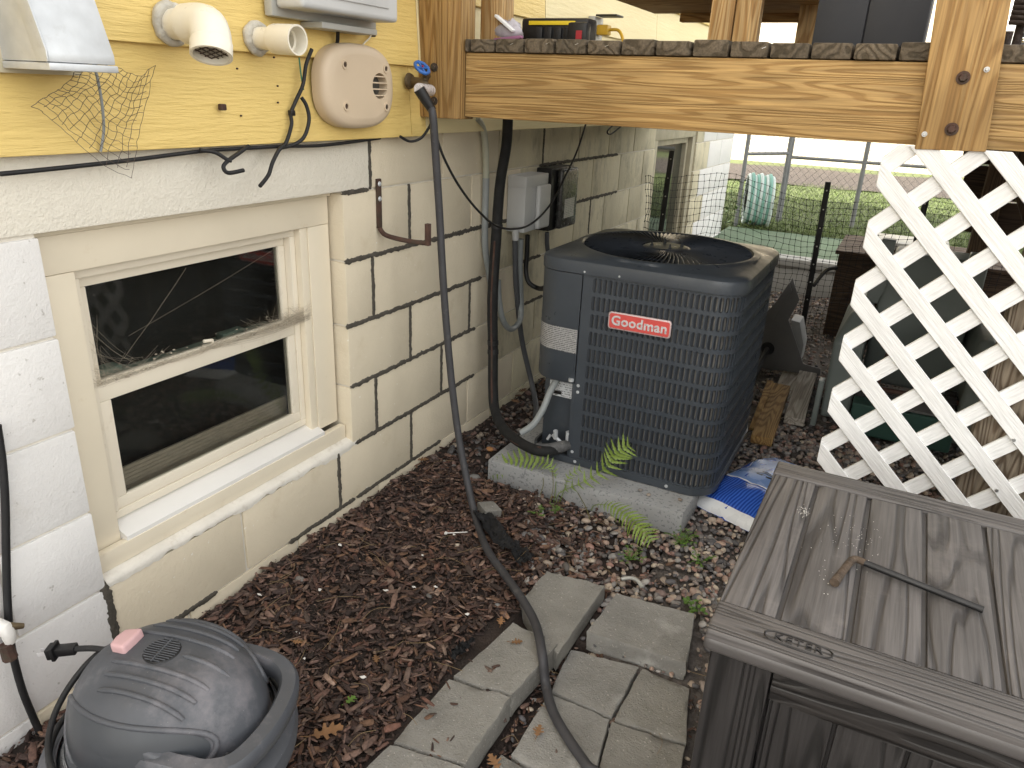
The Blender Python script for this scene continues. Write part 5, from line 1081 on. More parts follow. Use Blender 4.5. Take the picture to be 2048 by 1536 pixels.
stone(at_ground((0.207, 0.308, 0.020)), .030, (.25, .24, .225), 'flat grey rock beside the hose near the slab corner', (1.1, .8, .45), .6, 8)
stone((.835, .40, .086), .009, (.22, .2, .18), 'grey pebble lying on the slab', seed=9)
stone((.87, .385, .086), .008, (.34, .29, .24), 'tan pebble lying on the slab', seed=10)
stone((.975, .41, .086), .008, (.26, .21, .17), 'brown pebble near the slab corner', seed=11)
q = MB(); c = Vector((0.401, 0.069, 0.040)); q.prism([c + Vector(v) for v in ((-.045, .01, -.03), (.0, .045, -.03), (.055, .005, -.028), (.01, -.03, -.03))], (.004, .0, .045)); tag(q.build('broken_concrete', 'paver', None, bevel=.004), 'broken corner of concrete half buried beside the hose', 'concrete')
# crumpled landscape fabric
def cloth(name, pts, wd, label, seed):
    q = MB(); n = len(pts)
    def f(u, v):
        k = u * (n - 1); i = min(int(k), n - 2); p = Vector(pts[i]).lerp(Vector(pts[i + 1]), k - i); d = (Vector(pts[-1]) - Vector(pts[0])).normalized(); s = Vector((-d.y, d.x, 0))
        a = (v - .5) * wd * (1 + .5 * fbm(u * 3 + seed, v, 2)); h = .022 * abs(fbm(u * 5 + seed, v * 2, 2.5)) + .010 * math.sin(9 * u + 5 * v + seed) + .026; return p + s * a + Vector((.01 * fbm(u * 7, v * 3 + seed, 2), .01 * fbm(u * 7 + 3, v * 3 + seed, 2), h))
    q.grid(f, 40, 12); return tag(q.build(name, 'fabric', None, smooth=45), label, 'fabric')
cloth('landscape_fabric', [at_ground((0.397, 0.029, 0.030)), at_ground((0.529, -0.065, 0.030)), at_ground((0.602, -0.100, 0.020)), at_ground((0.669, -0.156, 0.000))], .055, 'crumpled strip of black landscape fabric beside the hose', 1)
cloth('landscape_fabric', [at_ground((0.687, -0.605, 0.050)), at_ground((0.703, -0.534, 0.050))], .012, 'small edge of black fabric poking out along the edging pavers', 5)
# leaves, flakes and litter
def oak_leaf(p, size, rot, label, mat='leaf_dry', lobes=4, curl=.3, name='dry_leaf', cat='leaf'):
    out = []; half = [(0, .012), (.10, .05), (.17, .20), (.24, .21), (.27, .10), (.34, .12), (.44, .37), (.52, .36), (.50, .15), (.58, .13), (.70, .31), (.76, .28), (.73, .11), (.82, .10), (.92, .15), (.95, .09), (1., .008)]
    n = len(half) - 1; rl = random.Random(int(size * 1e4) + lobes)
    for s in (1, -1):
        for (t, w_) in (half if s == 1 else half[-2:0:-1]): out.append((t - .5 + rl.uniform(-.02, .02), s * w_ * rl.uniform(.8, 1.15)))
    V = []; 
    for (a, b_) in out: z_ = curl * (b_ * b_ * 1.2 + .35 * (a * a)) + .05 * fbm(a * 3, b_ * 3, 2); v = Vector((a, b_, z_)) * size; v.rotate(Matrix.Rotation(rot, 3, 'Z')); V.append(v + Vector(p))
    cvt = Vector((0, 0, 0)); c = len(V); mid = []
    for k in range(n + 1): t = k / n; v = Vector((t - .5, 0, .0 + curl * .3 * (t - .5) ** 2)) * size; v.rotate(Matrix.Rotation(rot, 3, 'Z')); mid.append(v + Vector(p))
    F = []; top = list(range(0, n + 1)); bot = [0] + list(range(len(V) - 1, n, -1)) + [n]
    for k in range(n): F.append((c + k, c + k + 1, top[k + 1], top[k])); F.append((c + k + 1, c + k, bot[k], bot[k + 1]))
    q = MB(); q.add(V + mid, F); st = Vector((-.5, 0, 0)) * size; st2 = Vector((-.8, .05, .05)) * size
    for v in (st, st2): v.rotate(Matrix.Rotation(rot, 3, 'Z'))
    q.tube([Vector(p) + st, Vector(p) + st2], .0008, 4); return tag(q.build(name, mat, None, smooth=60), label, cat)
def gp(px, dz=.012): return (px[0], px[1], H(px[0], px[1]) + dz)
oak_leaf(gp((0.571, -0.935, 0.030), .020), .072, .9, 'large dry brown oak leaf on the mulch next to the vacuum', lobes=5)
oak_leaf(gp((0.518, -0.693, 0.030), .014), .030, 2.4, 'small curled tan leaf in the middle of the mulch')
oak_leaf(gp((0.305, -0.741, 0.030), .014), .028, .3, 'tan sliver of dry leaf beside the vacuum')
oak_leaf(gp((0.727, -0.425, 0.030), .020), .034, 2.0, 'curled orange brown leaf at the paver edge by the hose')
oak_leaf((.80, -.475, .056), .032, .6, 'crinkled tan leaf lying on the edging paver')
oak_leaf((.955, -.66, .006), .036, 1.8, 'reddish brown leaf on the path beside the hose')
oak_leaf((.95, -.585, .006), .030, .2, 'second reddish leaf between the edging pavers and the hose')
oak_leaf((.905, -.78, .0), .045, 2.6, 'torn tan leaf in the gap below the edging paver')
oak_leaf(gp((0.014, 0.257, 0.020), .02), .05, .5, 'pale dry leaf against the wall behind the hose')
oak_leaf(gp((0.015, 1.106, 0.020), .025), .06, 1.5, 'dry leaf piled by the wall behind the black pipe'); oak_leaf(gp((0.041, 0.977, 0.020), .02), .05, 3., 'dry leaf lower in the pile by the wall')
oak_leaf(gp((0.552, -0.830, 0.030), .014), .034, 1.4, 'small green yellow leaf on the mulch', 'leaf_green', 3)
oak_leaf((VX - .02, VY - .178, .292), .030, 2.2, 'little tan leaf caught on the vacuum', 'leaf_dry', 3)
FLK = ['long curled white flake low on the mulch toward the edging pavers', 'white flake on the mulch just right of the vacuum handle', 'white flake on the mulch close to the dark mortar joint', 'white flake at the centre of the mulch, left of a grey pebble', 'white flake near the hose side of the mulch, beside a thin stem', 'white flake at the middle of the mulch bed', 'white flake near the edging paver that the hose crosses', 'white flake on the mulch behind the vacuum', 'tiny white flake above the pale cream pebble', 'tiny white flake near the white cable tie', 'white flake beside the grey rounded stone', 'white flake in the mulch close to the block wall', 'white flake near the slab corner behind the hose', 'white flake on the edge of the paver under the hose']
for i, (px, py) in enumerate([(0.533, -0.762), (0.367, -0.782), (0.121, -0.355), (0.436, -0.409), (0.493, -0.383), (0.379, -0.465), (0.637, -0.448), (0.282, -0.715), (0.364, -0.261), (0.389, -0.117), (0.205, -0.542), (0.086, -0.652), (0.270, 0.256), (0.764, -0.419)]):
    rr = random.Random(i); z = H(px, py) + .016; n = 7; r = rr.uniform(.004, .0075); a0 = rr.random() * 6
    V = [(px + r * (1.6 if k % 3 == 0 else .7) * math.cos(a0 + k * 6.283 / n), py + r * rr.uniform(.4, 1) * math.sin(a0 + k * 6.283 / n), z + .002 * rr.random()) for k in range(n)]
    q = MB(); q.prism(V, (0, 0, .0012)); tag(q.build('paint_flake', 'chipwhite'), FLK[i], 'paint flake', 'white paint flakes on the mulch')
q = MB(); a, c = Vector(gp((0.363, -0.125, 0.020), .02)), Vector(gp((0.419, -0.084, 0.020), .02)); q.tube([a, c], .0016, 6); q.box(a - Vector((.004, .004, .003)), a + Vector((.004, .004, .003))); tag(q.build('cable_tie', 'chipwhite'), 'white plastic cable tie lying on the mulch', 'cable tie')
q = MB(); c = Vector((.985, -.82, .004)); q.box((-.020, -.014, 0), (.020, .014, .014), Matrix.Translation(c) @ Matrix.Rotation(.5, 4, 'Z')); tag(q.build('wood_offcut', 'brownwood_y', None, bevel=.003), 'small block of wood on the path beside the hose', 'wood')
q = MB(); c = gp((0.964, -0.028, 0.000), .012); q.tube([Vector(c) + Vector(v) for v in ((-.04, .01, .0), (-.015, .022, .006), (.01, .015, .008), (.03, -.004, .004))], .006, 7, 4); tag(q.build('plastic_scrap', 'ltgrey2', None, smooth=60), 'curved scrap of grey plastic at the top of the chalky paver', 'scrap')
tw = MB(); rr = random.Random(9)
for k in range(90):
    x, y = rr.uniform(.03, 1.25), rr.uniform(-1.1, .3)
    if x > 1.25 or in_pav(x, y) and rr.random() < .6: continue
    z = H(x, y) + (.07 if in_pav(x, y) else .018); a = rr.random() * 6.28; l = rr.uniform(.02, .06); d = Vector((math.cos(a), math.sin(a), 0)); s = Vector((-d.y, d.x, 0)) * rr.uniform(-.02, .02)
    tw.tube([Vector((x, y, z)) - d * l, Vector((x, y, z + .004)) + s, Vector((x, y, z)) + d * l], .0006, 4, 4, caps=False)
tag(tw.build('dry_stems', M('dry_grass', (.24, .17, .09), .8, .3, 20)), 'thin dry stems and pine needles scattered on the ground', 'litter', None, 'stuff')

# ------------------------------------------------------------------ ferns and weeds
def frond(par, pts, n, wmax, upv=(0, -.5, 1), mat='fern', droop=.25, seed=0):
    pts = [Vector(p) for p in pts]; rr = random.Random(seed); up = Vector(upv).normalized()
    def C(t):
        k = t * (len(pts) - 1); i = min(int(k), len(pts) - 2); f = k - i; p0 = pts[max(i - 1, 0)]; p1 = pts[i]; p2 = pts[i + 1]; p3 = pts[min(i + 2, len(pts) - 1)]
        return .5 * ((2 * p1) + (p2 - p0) * f + (2 * p0 - 5 * p1 + 4 * p2 - p3) * f * f + (3 * p1 - p0 - 3 * p2 + p3) * f ** 3)
    q = MB(); q.tube([C(k / 16) for k in range(17)], [.0016 * (1 - .7 * k / 16) for k in range(17)], 5)
    for k in range(n):
        t = .16 + .83 * k / n; p = C(t); d = (C(min(1, t + .02)) - C(t - .02)).normalized(); sd = d.cross(up).normalized(); nn = sd.cross(d).normalized()
        ln = wmax * math.sin(math.pi * min(1, .22 + .80 * (1 - (t - .16) / .84))) ** .9 * (1.0 if t < .9 else .8) * rr.uniform(.88, 1.08)
        for s in (1, -1):
            ax_ = (sd * s * .93 + d * .42).normalized(); pd_ = ax_.cross(nn).normalized(); m = 9; V = []
            dr = droop * rr.uniform(.5, 1.4); tw_ = rr.uniform(-.3, .3)
            for j in range(m + 1):
                u = j / m; c = p + ax_ * (ln * u) - nn * (ln * dr * u * u); w_ = ln * .125 * (1 - u ** 1.6) * (1.15 if j % 2 else .62) + .0003; e = (pd_ + nn * tw_).normalized()
                V += [c + e * w_, c - nn * w_ * .15, c - e * w_]
            q.add(V, [(3 * j + i, 3 * j + i + 1, 3 * j + 4 + i, 3 * j + 3 + i) for j in range(m) for i in range(2)])
    return q.build('frond', mat, par, smooth=None)
fn1 = thing('fern', 'green fern with two fronds in front of the air conditioner', 'fern', (.55, .31, .0))
frond(fn1, [(.55, .305, .0), (0.542, 0.330, 0.075), (0.508, 0.345, 0.120), (0.425, 0.350, 0.119), (0.338, 0.340, 0.085), (0.266, 0.330, 0.027)], 18, .055, (0, -.85, .6), seed=1)
frond(fn1, [(.56, .305, .0), (0.569, 0.310, 0.042), (0.647, 0.320, 0.101), (0.725, 0.330, 0.178), (0.757, 0.340, 0.240), (0.798, 0.350, 0.279)], 16, .056, (.2, -.9, .5), seed=2)
frond(fn1, [(.57, .31, .0), (0.587, 0.310, 0.068), (0.598, 0.320, 0.117), (0.639, 0.330, 0.153)], 8, .022, (0, -.8, .6), seed=3)
for k, (a, c) in enumerate((((0.553, 0.262, 0.020), (0.521, 0.340, 0.106)), ((0.500, 0.291, 0.020), (0.483, 0.340, 0.084)), ((0.720, 0.229, 0.020), (0.636, 0.310, 0.062)))):
    q = MB(); q.tube([a, (Vector(a) + Vector(c)) * .5 + Vector((.01, -.005, .0)), c], .0014, 5, 4); q.build('stalk', 'stem', fn1, smooth=60)
fn2 = thing('fern', 'green fern frond drooping over the pebbles at the edge of the slab', 'fern', (.72, .26, .0))
frond(fn2, [(.70, .29, .02), (0.715, 0.280, 0.051), (0.785, 0.240, 0.090), (0.860, 0.190, 0.101), (0.923, 0.140, 0.100), (0.972, 0.110, 0.084)], 20, .050, (0, -.65, .75), droop=.35, seed=5)
def weed(p, h, n, label, seed, leaf=.010, spread=.035):
    rr = random.Random(seed); w_ = thing('weed', label, 'weed', p)
    for k in range(n):
        a = rr.random() * 6.28; d = Vector((math.cos(a), math.sin(a), 0)); e = Vector(p) + d * spread * rr.uniform(.3, 1) + Vector((0, 0, h * rr.uniform(.5, 1)))
        q = MB(); m_ = Vector(p).lerp(e, .5) + Vector((0, 0, h * .2)); q.tube([p, m_, e], .0007, 4, 3)
        for j in range(3):
            c = [m_, e, e][j]; b_ = a + (j - 1) * 1.5 + rr.uniform(-.4, .4); ld = Vector((math.cos(b_), math.sin(b_), rr.uniform(-.2, .3))).normalized(); sd = ld.cross(Vector((0, 0, 1))).normalized(); L_ = leaf * rr.uniform(.7, 1.3)
            q.add([c, c + ld * L_ * .5 + sd * L_ * .38, c + ld * L_, c + ld * L_ * .5 - sd * L_ * .38, c + ld * L_ * .5 - Vector((0, 0, L_ * .12))], [(0, 1, 4), (1, 2, 4), (2, 3, 4), (3, 0, 4)])
        q.build('sprig', 'leaf_green', w_)
weed((1.03, .27, .0), .045, 34, 'low green weed growing at the slab corner', 1, .009, .055)
weed((1.155, -.055, .005), .035, 9, 'little weed with bright leaves among the pebbles near the storage box', 2, .016, .03)
weed((.565, .15, .02), .03, 12, 'small pale green weed in the mulch in front of the slab', 3, .009, .035)
weed((.60, .20, .02), .035, 10, 'feathery weed sprig below the fern stalks', 4, .008, .03)
weed((.915, .09, .01), .03, 16, 'mossy weed under the drooping fern frond', 5, .008, .045)
weed((1.11, .19, .005), .03, 14, 'clover like weed between the slab corner and the blue bag', 6, .009, .05)

# ------------------------------------------------------------------ blue bag behind the storage box
bg_ = thing('plastic_sack', 'blue plastic sack of salt lying on the gravel behind the storage box', 'sack', (1.24, .74, .0))
bd = Vector((.36, .93, 0)).normalized(); bs = Vector((bd.y, -bd.x, 0)); bc0 = Vector((1.235, .735, .0))
def sack(u, v):
    a = 2 * u - 1; b_ = 2 * v - 1; e = (1 - abs(a) ** 3.2) * (1 - abs(b_) ** 3.2)
    return bc0 + bd * (a * .27 + .01 * fbm(b_ * 2, a, 2)) + bs * (b_ * .19 + .01 * fbm(a * 2, b_, 2)), max(0, e) ** .55
def stk(u, v):
    p, e = sack(u, v); return p + Vector((0, 0, .012 + .082 * e + .010 * e * fbm(u * 3, v * 3, 2)))
def slb(u, v):
    p, e = sack(u, v); return p + Vector((0, 0, .012 - .016 * e))
mm, N_, L_, B_ = newmat('blue_printed_poly'); vv = coords(N_, L_, (1, 1, 1)); sp_ = N_.new('ShaderNodeSeparateXYZ'); L_.new(vv, sp_.inputs[0])
wv = N_.new('ShaderNodeTexWave'); wv.inputs['Scale'].default_value = 28; wv.inputs['Distortion'].default_value = 1.2; wv.inputs['Detail'].default_value = 1; mpp = N_.new('ShaderNodeMapping'); mpp.inputs['Rotation'].default_value = (0, 0, .45); L_.new(vv, mpp.inputs[0]); L_.new(mpp.outputs[0], wv.inputs['Vector'])
L_.new(mixc(N_, L_, ramp(N_, L_, wv.outputs['Fac'], [(.3, 0), (.8, 1)]), (.012, .05, .30), (.05, .14, .55)), B_.inputs['Base Color']); B_.inputs['Roughness'].default_value = .25
L_.new(bumpn(N_, L_, nz(N_, L_, vv, 25, 4), .35, .006), B_.inputs['Normal']); MT['sackblue'] = mm
q = MB(); q.grid(stk, 30, 22); q.grid(slb, 30, 22); q.build('bag', 'sackblue', bg_, smooth=60)
def patch(u0, u1, v0, v1, dz, mat, name, sk=0):
    q = MB(); q.grid(lambda u, v: Vector(stk(u0 + (u1 - u0) * u, v0 + (v1 - v0) * v + sk * u)) + Vector((0, 0, dz)), 18, 12); return q.build(name, mat, bg_, smooth=60)
patch(.34, .97, .13, .90, .0015, M('pale_blue_label', (.16, .27, .55), .28, .1, 6), 'printed_label')
patch(.325, .34, .12, .91, .0022, 'bagwhite', 'label_edge'); patch(.34, .97, .115, .128, .0022, 'bagwhite', 'label_edge')
patch(.0, .05, .0, 1., .002, 'bagwhite', 'white_hem')
for j, (u0, u1, v0, v1) in enumerate(((.46, .475, .34, .66), (.49, .50, .30, .70), (.51, .52, .36, .62))): patch(u0, u1, v0, v1, .0026, 'black', 'print_line')
# ------------------------------------------------------------------ clutter under the deck
def plank(a, c, wd, th, mat, label):
    a, c = Vector(a), Vector(c); d = (c - a); L_ = d.length; m_ = frame_mtx(a, d, Vector((0, 0, 1)).cross(d)); q = MB(); q.box((0, -wd / 2, 0), (L_, wd / 2, th), m_)
    # keep the grain along the plank: rotate the object, not the mesh
    o = q.build('plank', mat, None, bevel=.003); return tag(o, label, 'plank')
plank((1.115, 1.19, .012), (1.085, 1.88, .02), .088, .038, 'brownwood_y', 'brown lumber offcut lying on the gravel beside the air conditioner')
plank((1.205, 1.50, .008), (1.175, 2.2, .008), .088, .036, 'greywood_y', 'grey lumber offcut nearest the plastic cart')
plank((1.108, 1.62, .002), (1.088, 2.25, .002), .088, .009, 'greywood_y', 'thin grey board lying under the brown lumber')
plank((1.055, 1.32, .012), (1.045, 1.75, .10), .03, .012, 'brownwood_y', 'narrow wood strip leaning on the air conditioner')
mp_ = thing('sheet_metal_guard', 'grey folded sheet metal guard standing on edge under the deck', 'metal guard', (1.06, 2.25, .0))
poly = [(1.006, 2.240, 0.522), (1.060, 2.240, 0.411), (1.024, 2.240, 0.295), (1.139, 2.240, 0.068), (1.230, 2.240, 0.058), (1.234, 2.240, 0.019), (0.910, 2.240, -0.009), (0.840, 2.240, 0.263), (0.921, 2.240, 0.339), (0.990, 2.240, 0.468)]
q = MB(); q.prism(poly, (0, .008, 0)); q.build('side_plate', 'plate', mp_, bevel=.0015)
q = MB(); q.prism([(0.917, 2.236, 0.319), (0.994, 2.236, 0.494), (1.016, 2.236, 0.454), (0.944, 2.236, 0.282)], (0, .12, 0)); q.build('top_flange', 'plate', mp_, bevel=.002)
ch = Vector((0.945, 2.230, 0.121)); q = MB(); q.lathe([(.0, .006), (.03, .006), (.036, 0), (.036, -.004)], axis_mtx(ch, (0, -1, 0)), 24); q.build('bushing', 'black', mp_, smooth=40)
q = MB(); q.tube([ch, ch + Vector((-.012, -.12, -.07)), ch + Vector((-.03, -.2, -.15))], .013, 10, 3); q.build('shaft', 'pvc_dark', mp_, smooth=60)
q = MB(); rect = [(1.031, 2.300, 0.282), (1.078, 2.300, 0.276), (1.118, 2.300, 0.155), (1.117, 2.300, 0.054), (1.077, 2.300, 0.060)]; q.prism(rect, (0, .15, 0)); q.build('inner_bracket', M('pale_metal', (.30, .30, .29), .5, .15, 9), mp_, bevel=.004)
# wheeled plastic cart
ct = thing('plastic_cart', 'grey green plastic wheeled cart seen through the lattice', 'cart', (1.62, 1.85, .0))
def loft(secs, name, mat, bev=.02, cap=True):
    q = MB(); n = len(secs[0]); V = [p for s in secs for p in s]; F = [(i * n + k, i * n + (k + 1) % n, (i + 1) * n + (k + 1) % n, (i + 1) * n + k) for i in range(len(secs) - 1) for k in range(n)]
    if cap: F += [tuple(range(n - 1, -1, -1)), tuple(range((len(secs) - 1) * n, len(secs) * n))]
    q.add(V, F); return q.build(name, mat, ct, bevel=bev, seg=3)
def rq(x0, x1, y0, y1, z): return [(x0, y0, z), (x1, y0, z), (x1, y1, z), (x0, y1, z)]
loft([rq(1.30, 1.42, 1.62, 2.35, .03), rq(1.295, 1.42, 1.60, 2.35, .40), rq(1.34, 1.40, 1.72, 2.30, .52)], 'side_shell', 'cart')
loft([rq(1.83, 1.95, 1.62, 2.35, .03), rq(1.83, 1.955, 1.60, 2.35, .36), rq(1.85, 1.91, 1.72, 2.30, .48)], 'side_shell', 'cart')
loft([rq(1.43, 1.82, 2.05, 2.35, .10), rq(1.43, 1.82, 2.0, 2.38, .50), rq(1.46, 1.79, 2.1, 2.34, .74)], 'tub', 'cart')
loft([rq(1.375, 1.45, 2.02, 2.10, .50), rq(1.39, 1.45, 2.06, 2.12, .80)], 'handle_post', 'cart', .008); loft([rq(1.745, 1.84, 2.02, 2.10, .46), rq(1.76, 1.84, 2.06, 2.12, .78)], 'handle_post', 'cart', .008)
loft([rq(1.425, 1.83, 1.52, 1.60, .02), rq(1.425, 1.83, 1.50, 1.62, .17)], 'front_bar', 'cart_green', .012)
q = MB(); q.box((1.27, 1.56, .0), (1.293, 1.62, .22)); q.build('side_fin', 'cart', ct, bevel=.004)
for x in (1.425, 1.775):
    m_ = axis_mtx((x, 1.70, .115), X_AX); q = MB(); q.lathe([(.03, .005), (.09, .0), (.112, .008), (.115, .025), (.112, .042), (.09, .05), (.03, .045)], m_, 32); wl = q.build('wheel', 'tyre', ct, smooth=40)
    for k in range(20):
        a = 6.283 * k / 20; q = MB(); q.box((.108, -.007, .004), (.120, .007, .046), m_ @ Matrix.Rotation(a, 4, 'Z')); q.build('tread', 'tyre', wl, bevel=.001, seg=1)
q = MB(); q.tube([(1.36, 1.70, .115), (1.90, 1.70, .115)], .011, 10); q.build('axle', 'rust', ct, smooth=40)
q = MB(); q.tube([(1.44, 1.66, .20), (1.83, 1.66, .205)], .012, 10); q.build('axle', 'rust', ct, smooth=40)
q = MB(); q.tube([(1.50, 1.64, .2), (1.53, 1.70, .42)], .012, 10); q.build('strut', 'rust', ct, smooth=40)
q = MB(); q.box((1.50, 1.52, .172), (1.78, 1.66, .182)); q.build('tray', 'plate', ct, bevel=.003)
# dark slatted chest behind the net
dc = thing('wooden_chest', 'dark brown slatted wooden chest behind the fence stake', 'chest', (1.6, 3.5, .0))
q = MB(); q.box((1.15, 3.14, .0), (2.1, 3.80, .52)); q.build('body', 'darkwood', dc, bevel=.006)
for k in range(9):
    q = MB(); q.box((1.13, 3.11 + k * .079, .525), (2.12, 3.183 + k * .079, .548)); q.build('lid_slat', 'darkwood', dc, bevel=.003)
q = MB(); q.box((1.30, 3.35, .549), (1.75, 3.7, .60)); tag(q.build('storage_tray', 'ltgrey2', None, bevel=.02), 'pale grey tray lying on the dark chest', 'tray')
# stair stringers and posts in the dark behind the lattice
for i, (a, c, mt) in enumerate((((1.93, 1.2, -.03), (2.02, 1.29, 1.29), 'darkwood_z'), ((2.13, .95, -.03), (2.22, 1.04, 1.29), 'greywood_z'), ((1.78, 2.55, -.03), (1.87, 2.64, 1.29), 'darkwood_z'))):
    q = MB(); q.box(a, c); tag(q.build('support_post', mt, None, bevel=.004), ['dark wooden post behind the middle of the lattice', 'grey wooden post behind the right side of the lattice', 'dark deck post far behind the plastic cart'][i], 'post')
for i, (y0, dy) in enumerate(((1.05, 0), (1.75, 0))):
    q = MB(); q.prism([(1.72, y0, 1.28), (1.84, y0, 1.28), (2.55, y0, .0), (2.40, y0, .0)], (0, .04, 0)); tag(q.build('stair_stringer', 'darkwood_z', None, bevel=.003), ['sloping stair stringer close behind the lattice', 'sloping stair stringer farther behind the lattice'][i], 'stringer')
for k in range(4):
    q = MB(); q.box((1.93 + k * .15, 1.095, 1.0 - k * .26), (2.17 + k * .15, 1.745, 1.036 - k * .26)); tag(q.build('stair_tread', 'darkwood_z', None, bevel=.004), 'dark stair tread behind the lattice, %s from the top' % ('first', 'second', 'third', 'fourth')[k], 'stair tread', 'stair treads behind the lattice')

# ------------------------------------------------------------------ plastic net on stakes
stk_p = [((.115, 2.72), 1.083, -.05), ((1.035, 3.0), .955, .02), ((1.55, 3.02), .93, .0)]
lbs = ['black metal fence stake beside the far basement window', 'black metal fence stake with white dots right of the air conditioner', 'black metal fence stake behind the lattice edge']
for i, ((x, y), zt, ln) in enumerate(stk_p):
    st = thing('fence_stake', lbs[i], 'stake', (x, y, -.02), 'black fence stakes')
    q = MB(); q.prism([(x - .016, y, -.02), (x + .016, y, -.02), (x + .016 - ln * .6, y, zt), (x - .016 - ln * .6, y, zt)], (0, .005, 0)); q.prism([(x - .003, y + .005, -.02), (x + .003, y + .005, -.02), (x + .003 - ln * .6, y + .005, zt), (x - .003 - ln * .6, y + .005, zt)], (0, .02, 0)); q.build('post', 'black', st, bevel=.001)
    for k in range(7):
        z = zt - .05 - k * .11; q = MB(); q.lathe([(0, .001), (.0042, .001), (.0042, -.001)], axis_mtx((x - ln * .6 * z / zt, y - .0006, z), (0, -1, 0)), 8); q.build('rivet', 'chipwhite', st)
q = MB(); q.tube([(1.05, 3.02, .33), (1.10, 3.10, .42), (1.16, 3.12, .44)], .012, 8, 4); q.build('brace', 'black', st)
nn = MB(); NP = [Vector((.035, 2.60, .93)), Vector((.11, 2.705, .92)), Vector((.33, 2.78, .955)), Vector((.52, 2.84, .965)), Vector((.80, 2.92, .88)), Vector((1.03, 2.985, .84)), Vector((1.28, 3.0, .86)), Vector((1.56, 3.005, .90)), Vector((2.0, 3.02, .88))]
def ntop(t):
    k = t * (len(NP) - 1); i = min(int(k), len(NP) - 2); f = k - i; p0 = NP[max(i - 1, 0)]; p1 = NP[i]; p2 = NP[i + 1]; p3 = NP[min(i + 2, len(NP) - 1)]
    return .5 * ((2 * p1) + (p2 - p0) * f + (2 * p0 - 5 * p1 + 4 * p2 - p3) * f * f + (3 * p1 - p0 - 3 * p2 + p3) * f ** 3)
def nnp(u, v):
    p = ntop(u); z = p.z * (1 - v) + .0 * v
    return Vector((p.x + .012 * fbm(u * 14, v * 9, 1.3) + .02 * math.sin(v * 5 + u * 9) * (.4 if u > .1 else 1), p.y + .03 * math.sin(u * 22 + v * 4), z + .012 * fbm(u * 12 + 4, v * 9, 1.3)))
NU, NV = 54, 24
for i in range(NU + 1): nn.tube([nnp(i / NU, j / NV) for j in range(NV + 1)], .00125, 3, caps=False)
for j in range(NV + 1): nn.tube([nnp(i / NU, j / NV) for i in range(NU + 1)], .00125, 3, caps=False)
for i in range(0, NU + 1):
    for j in range(0, NV + 1): p = nnp(i / NU, j / NV); nn.box(p - Vector((.0028, .001, .0028)), p + Vector((.0028, .001, .0028)))
tag(nn.build('plastic_net', 'netwire'), 'black plastic garden net strung between stakes behind the air conditioner', 'net')

# ------------------------------------------------------------------ chain link fence, coiled hose, yard
def chain(name, x0, x1, y, z0, z1, label, dx=.075, y1=None):
    f_ = thing(name, label, 'fence', ((x0 + x1) / 2, y, z0)); y1 = y if y1 is None else y1; q = MB(); n = int((x1 - x0) / dx * 1.0) + 1; L_ = Vector((x1 - x0, y1 - y, 0)); nz_ = int((z1 - z0) / (dx / 2))
    for i in range(n):
        P = []
        for k in range(nz_ + 1):
            t = (i + (.5 if k % 2 else -.0)) / n; s = .003 if k % 2 else -.003
            P.append(Vector((x0, y, z0 + (z1 - z0) * k / nz_)) + L_ * t + Vector((0, s, 0)))
        q.tube(P, .002, 3, caps=False)
        P2_ = [Vector((x0, y, z0 + (z1 - z0) * k / nz_)) + L_ * ((i + 1 - (.5 if k % 2 else 0)) / n) + Vector((0, .003 if k % 2 else -.003, 0)) for k in range(nz_ + 1)]; q.tube(P2_, .002, 3, caps=False)
    q.build('wire_mesh', 'fencewire', f_)
    for z in ((z1, z0 + .62) if z1 > 1 else (z1,)):
        q = MB(); q.tube([(x0, y + .006, z), (x1, y1 + .006, z)], .0155, 10); q.build('rail', 'fencepost', f_, smooth=50)
    return f_
fA = chain('chain_link_fence', .345, 3.3, 6.3, .26, 1.30, 'chain link fence across the yard right of the leaning gate')
for x in (.33, 1.02, 3.3):
    q = MB(); q.tube([(x, 6.3, .2), (x, 6.3, 1.45)], .021, 10); q.build('post', 'fencepost', fA, smooth=50)
fB = chain('chain_link_gate', .03, .33, 5.62, .30, 1.35, 'narrow chain link gate by the house corner', .045, 6.2)
for (x, y) in ((.03, 5.62), (.325, 6.2)):
    q = MB(); q.tube([(x, y, .2), (x, y, 1.42)], .019, 10); q.build('post', 'fencepost', fB, smooth=50)
hc = thing('coiled_hose', 'teal striped garden hose coiled on a reel by the house corner', 'hose', (.22, 5.75, .25))
for k in range(9):
    xx_ = .075 + k * .027; q = MB(); wob = .012 * math.sin(k * 2.1); q.tube([(xx_ + .05 * math.cos(2 * math.pi * j / 28), 5.74 - .16 * math.cos(2 * math.pi * j / 28) , .50 + wob + .225 * math.sin(2 * math.pi * j / 28)) for j in range(29)], .0165, 8); q.build('coil', 'teal' if k % 2 else 'mint', hc, smooth=60)
q = MB(); q.lathe([(.0, .0), (.13, .0), (.135, -.2)], axis_mtx((.29, 5.74, .50), (1, -.1, 0)), 24); q.build('reel', 'black', hc)
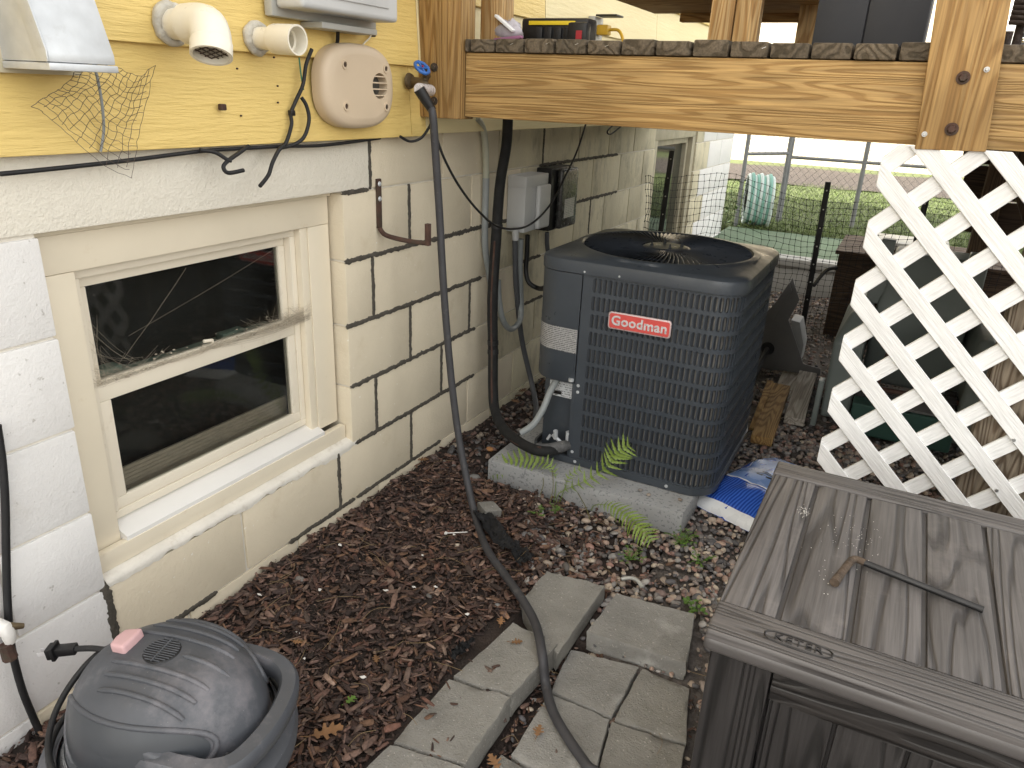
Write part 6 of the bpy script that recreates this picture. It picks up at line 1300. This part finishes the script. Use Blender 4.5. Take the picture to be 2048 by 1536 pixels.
# grass blades
n = 42000; gx = rng.uniform(-1.5, 4.5, n); gy = 5.6 + 5.0 * rng.random(n) ** 1.4; keep = ~((gx < .02) & (gy < 5.2)); gx, gy = gx[keep], gy[keep]; n = len(gx)
S = np.zeros((n, 3, 3)); S[:, 0, 0] = rng.uniform(.003, .006, n); S[:, 1, 1] = 1; S[:, 2, 2] = rng.uniform(.02, .045, n); sk = np.tile(np.eye(3), (n, 1, 1)); sk[:, 1, 2] = rng.normal(0, .03, n); sk[:, 0, 2] = rng.normal(0, 3, n)
tag(scatter('lawn_grass', [(-1, 0, 0), (1, 0, 0), (0, 0, 1)], [(0, 1, 2)], rotz(rng.uniform(0, 6.28, n)) @ S @ sk, np.column_stack([gx, gy, np.full(n, .248)]), np.array([(.105, .145, .04)]) * rng.uniform(.6, 1.4, (n, 1)), 'grass'), 'green lawn grass in the sunlit yard', 'grass', None, 'stuff')
# garage
ga = thing('garage', 'cream painted garage across the yard', 'garage', (0, 16, .25))
q = MB(); q.box((-9, 14.6, .2), (2.35, 20, 4.2)); q.build('wall', 'garage', ga)
q = MB(); q.box((2.352, 14.52, .2), (2.50, 14.68, 4.3)); q.build('corner_board', 'white', ga, bevel=.005)
# timber fence and trees beyond
fe = thing('timber_fence', 'weathered timber fence beyond the garage', 'fence', (8, 15.5, .2))
for k in range(46):
    q = MB(); q.box((2.7 + k * .26, 15.5, .2), (2.93 + k * .26, 15.53, 2.6)); q.build('board', 'greywood_z', fe)
def tree(x, y, h, r, label, leaf, seed):
    t_ = thing('tree', label, 'tree', (x, y, .2)); rr = random.Random(seed); q = MB(); q.tube([(x, y, .1), (x + .1, y, h * .35), (x - .1, y + .1, h * .7)], [.16, .12, .06], 8, 3)
    for k in range(7): a = k * .9; q.tube([(x, y, h * (.35 + .05 * k)), (x + r * .6 * math.cos(a), y + r * .6 * math.sin(a), h * (.55 + .06 * k))], [.05, .015], 6)
    q.build('trunk', 'bark', t_, smooth=60)
    n = 5000; R0 = np.random.default_rng(seed); cl = R0.normal(0, 1, (40, 3)); cl /= np.linalg.norm(cl, axis=1)[:, None]; cl *= (r * R0.random((40, 1)) ** .4); c = cl[R0.integers(0, 40, n)] + R0.normal(0, r * .16, (n, 3)); c[:, 2] = c[:, 2] * .8 + h * .75
    o = scatter('crown', [(-1, 0, 0), (0, .5, .1), (1, 0, 0), (0, -.5, .1)], [(0, 1, 2, 3)], rotz(R0.uniform(0, 6.28, n)) @ rotx(R0.uniform(0, 3, n)) @ roty(R0.uniform(0, 3, n)) * .07, c + np.array([0, 0, .0]), np.ones((n, 3)), leaf); o.parent = t_; o.location = (0, 0, -.0)
tree(-1.5, 24, 7, 2.6, 'autumn yellow tree behind the garage', 'leaf_yellow', 3); tree(7., 22, 7, 2.8, 'yellow green tree behind the timber fence', 'leaf_yellow', 4); tree(3.6, 19, 5.5, 2.0, 'yellow leaved tree right of the garage', 'leaf_yellow', 5)
# shrub by the house corner
sb_ = thing('shrub', 'small leafy plant at the white house corner', 'shrub', (.03, 5.25, .25)); rr = random.Random(2); q = MB()
for k in range(60):
    c = Vector((.02 + rr.gauss(.05, .05), 5.25 + rr.gauss(0, .06), .28 + rr.random() * .42)); d = Vector((rr.gauss(0, 1), rr.gauss(0, 1), rr.gauss(0, .5))).normalized(); s = d.cross(Vector((0, 0, 1))).normalized(); L_ = rr.uniform(.03, .07); q.add([c, c + d * L_ * .5 + s * L_ * .25, c + d * L_, c + d * L_ * .5 - s * L_ * .25], [(0, 1, 2, 3)])
q.build('leaves', 'leaf_green', sb_)
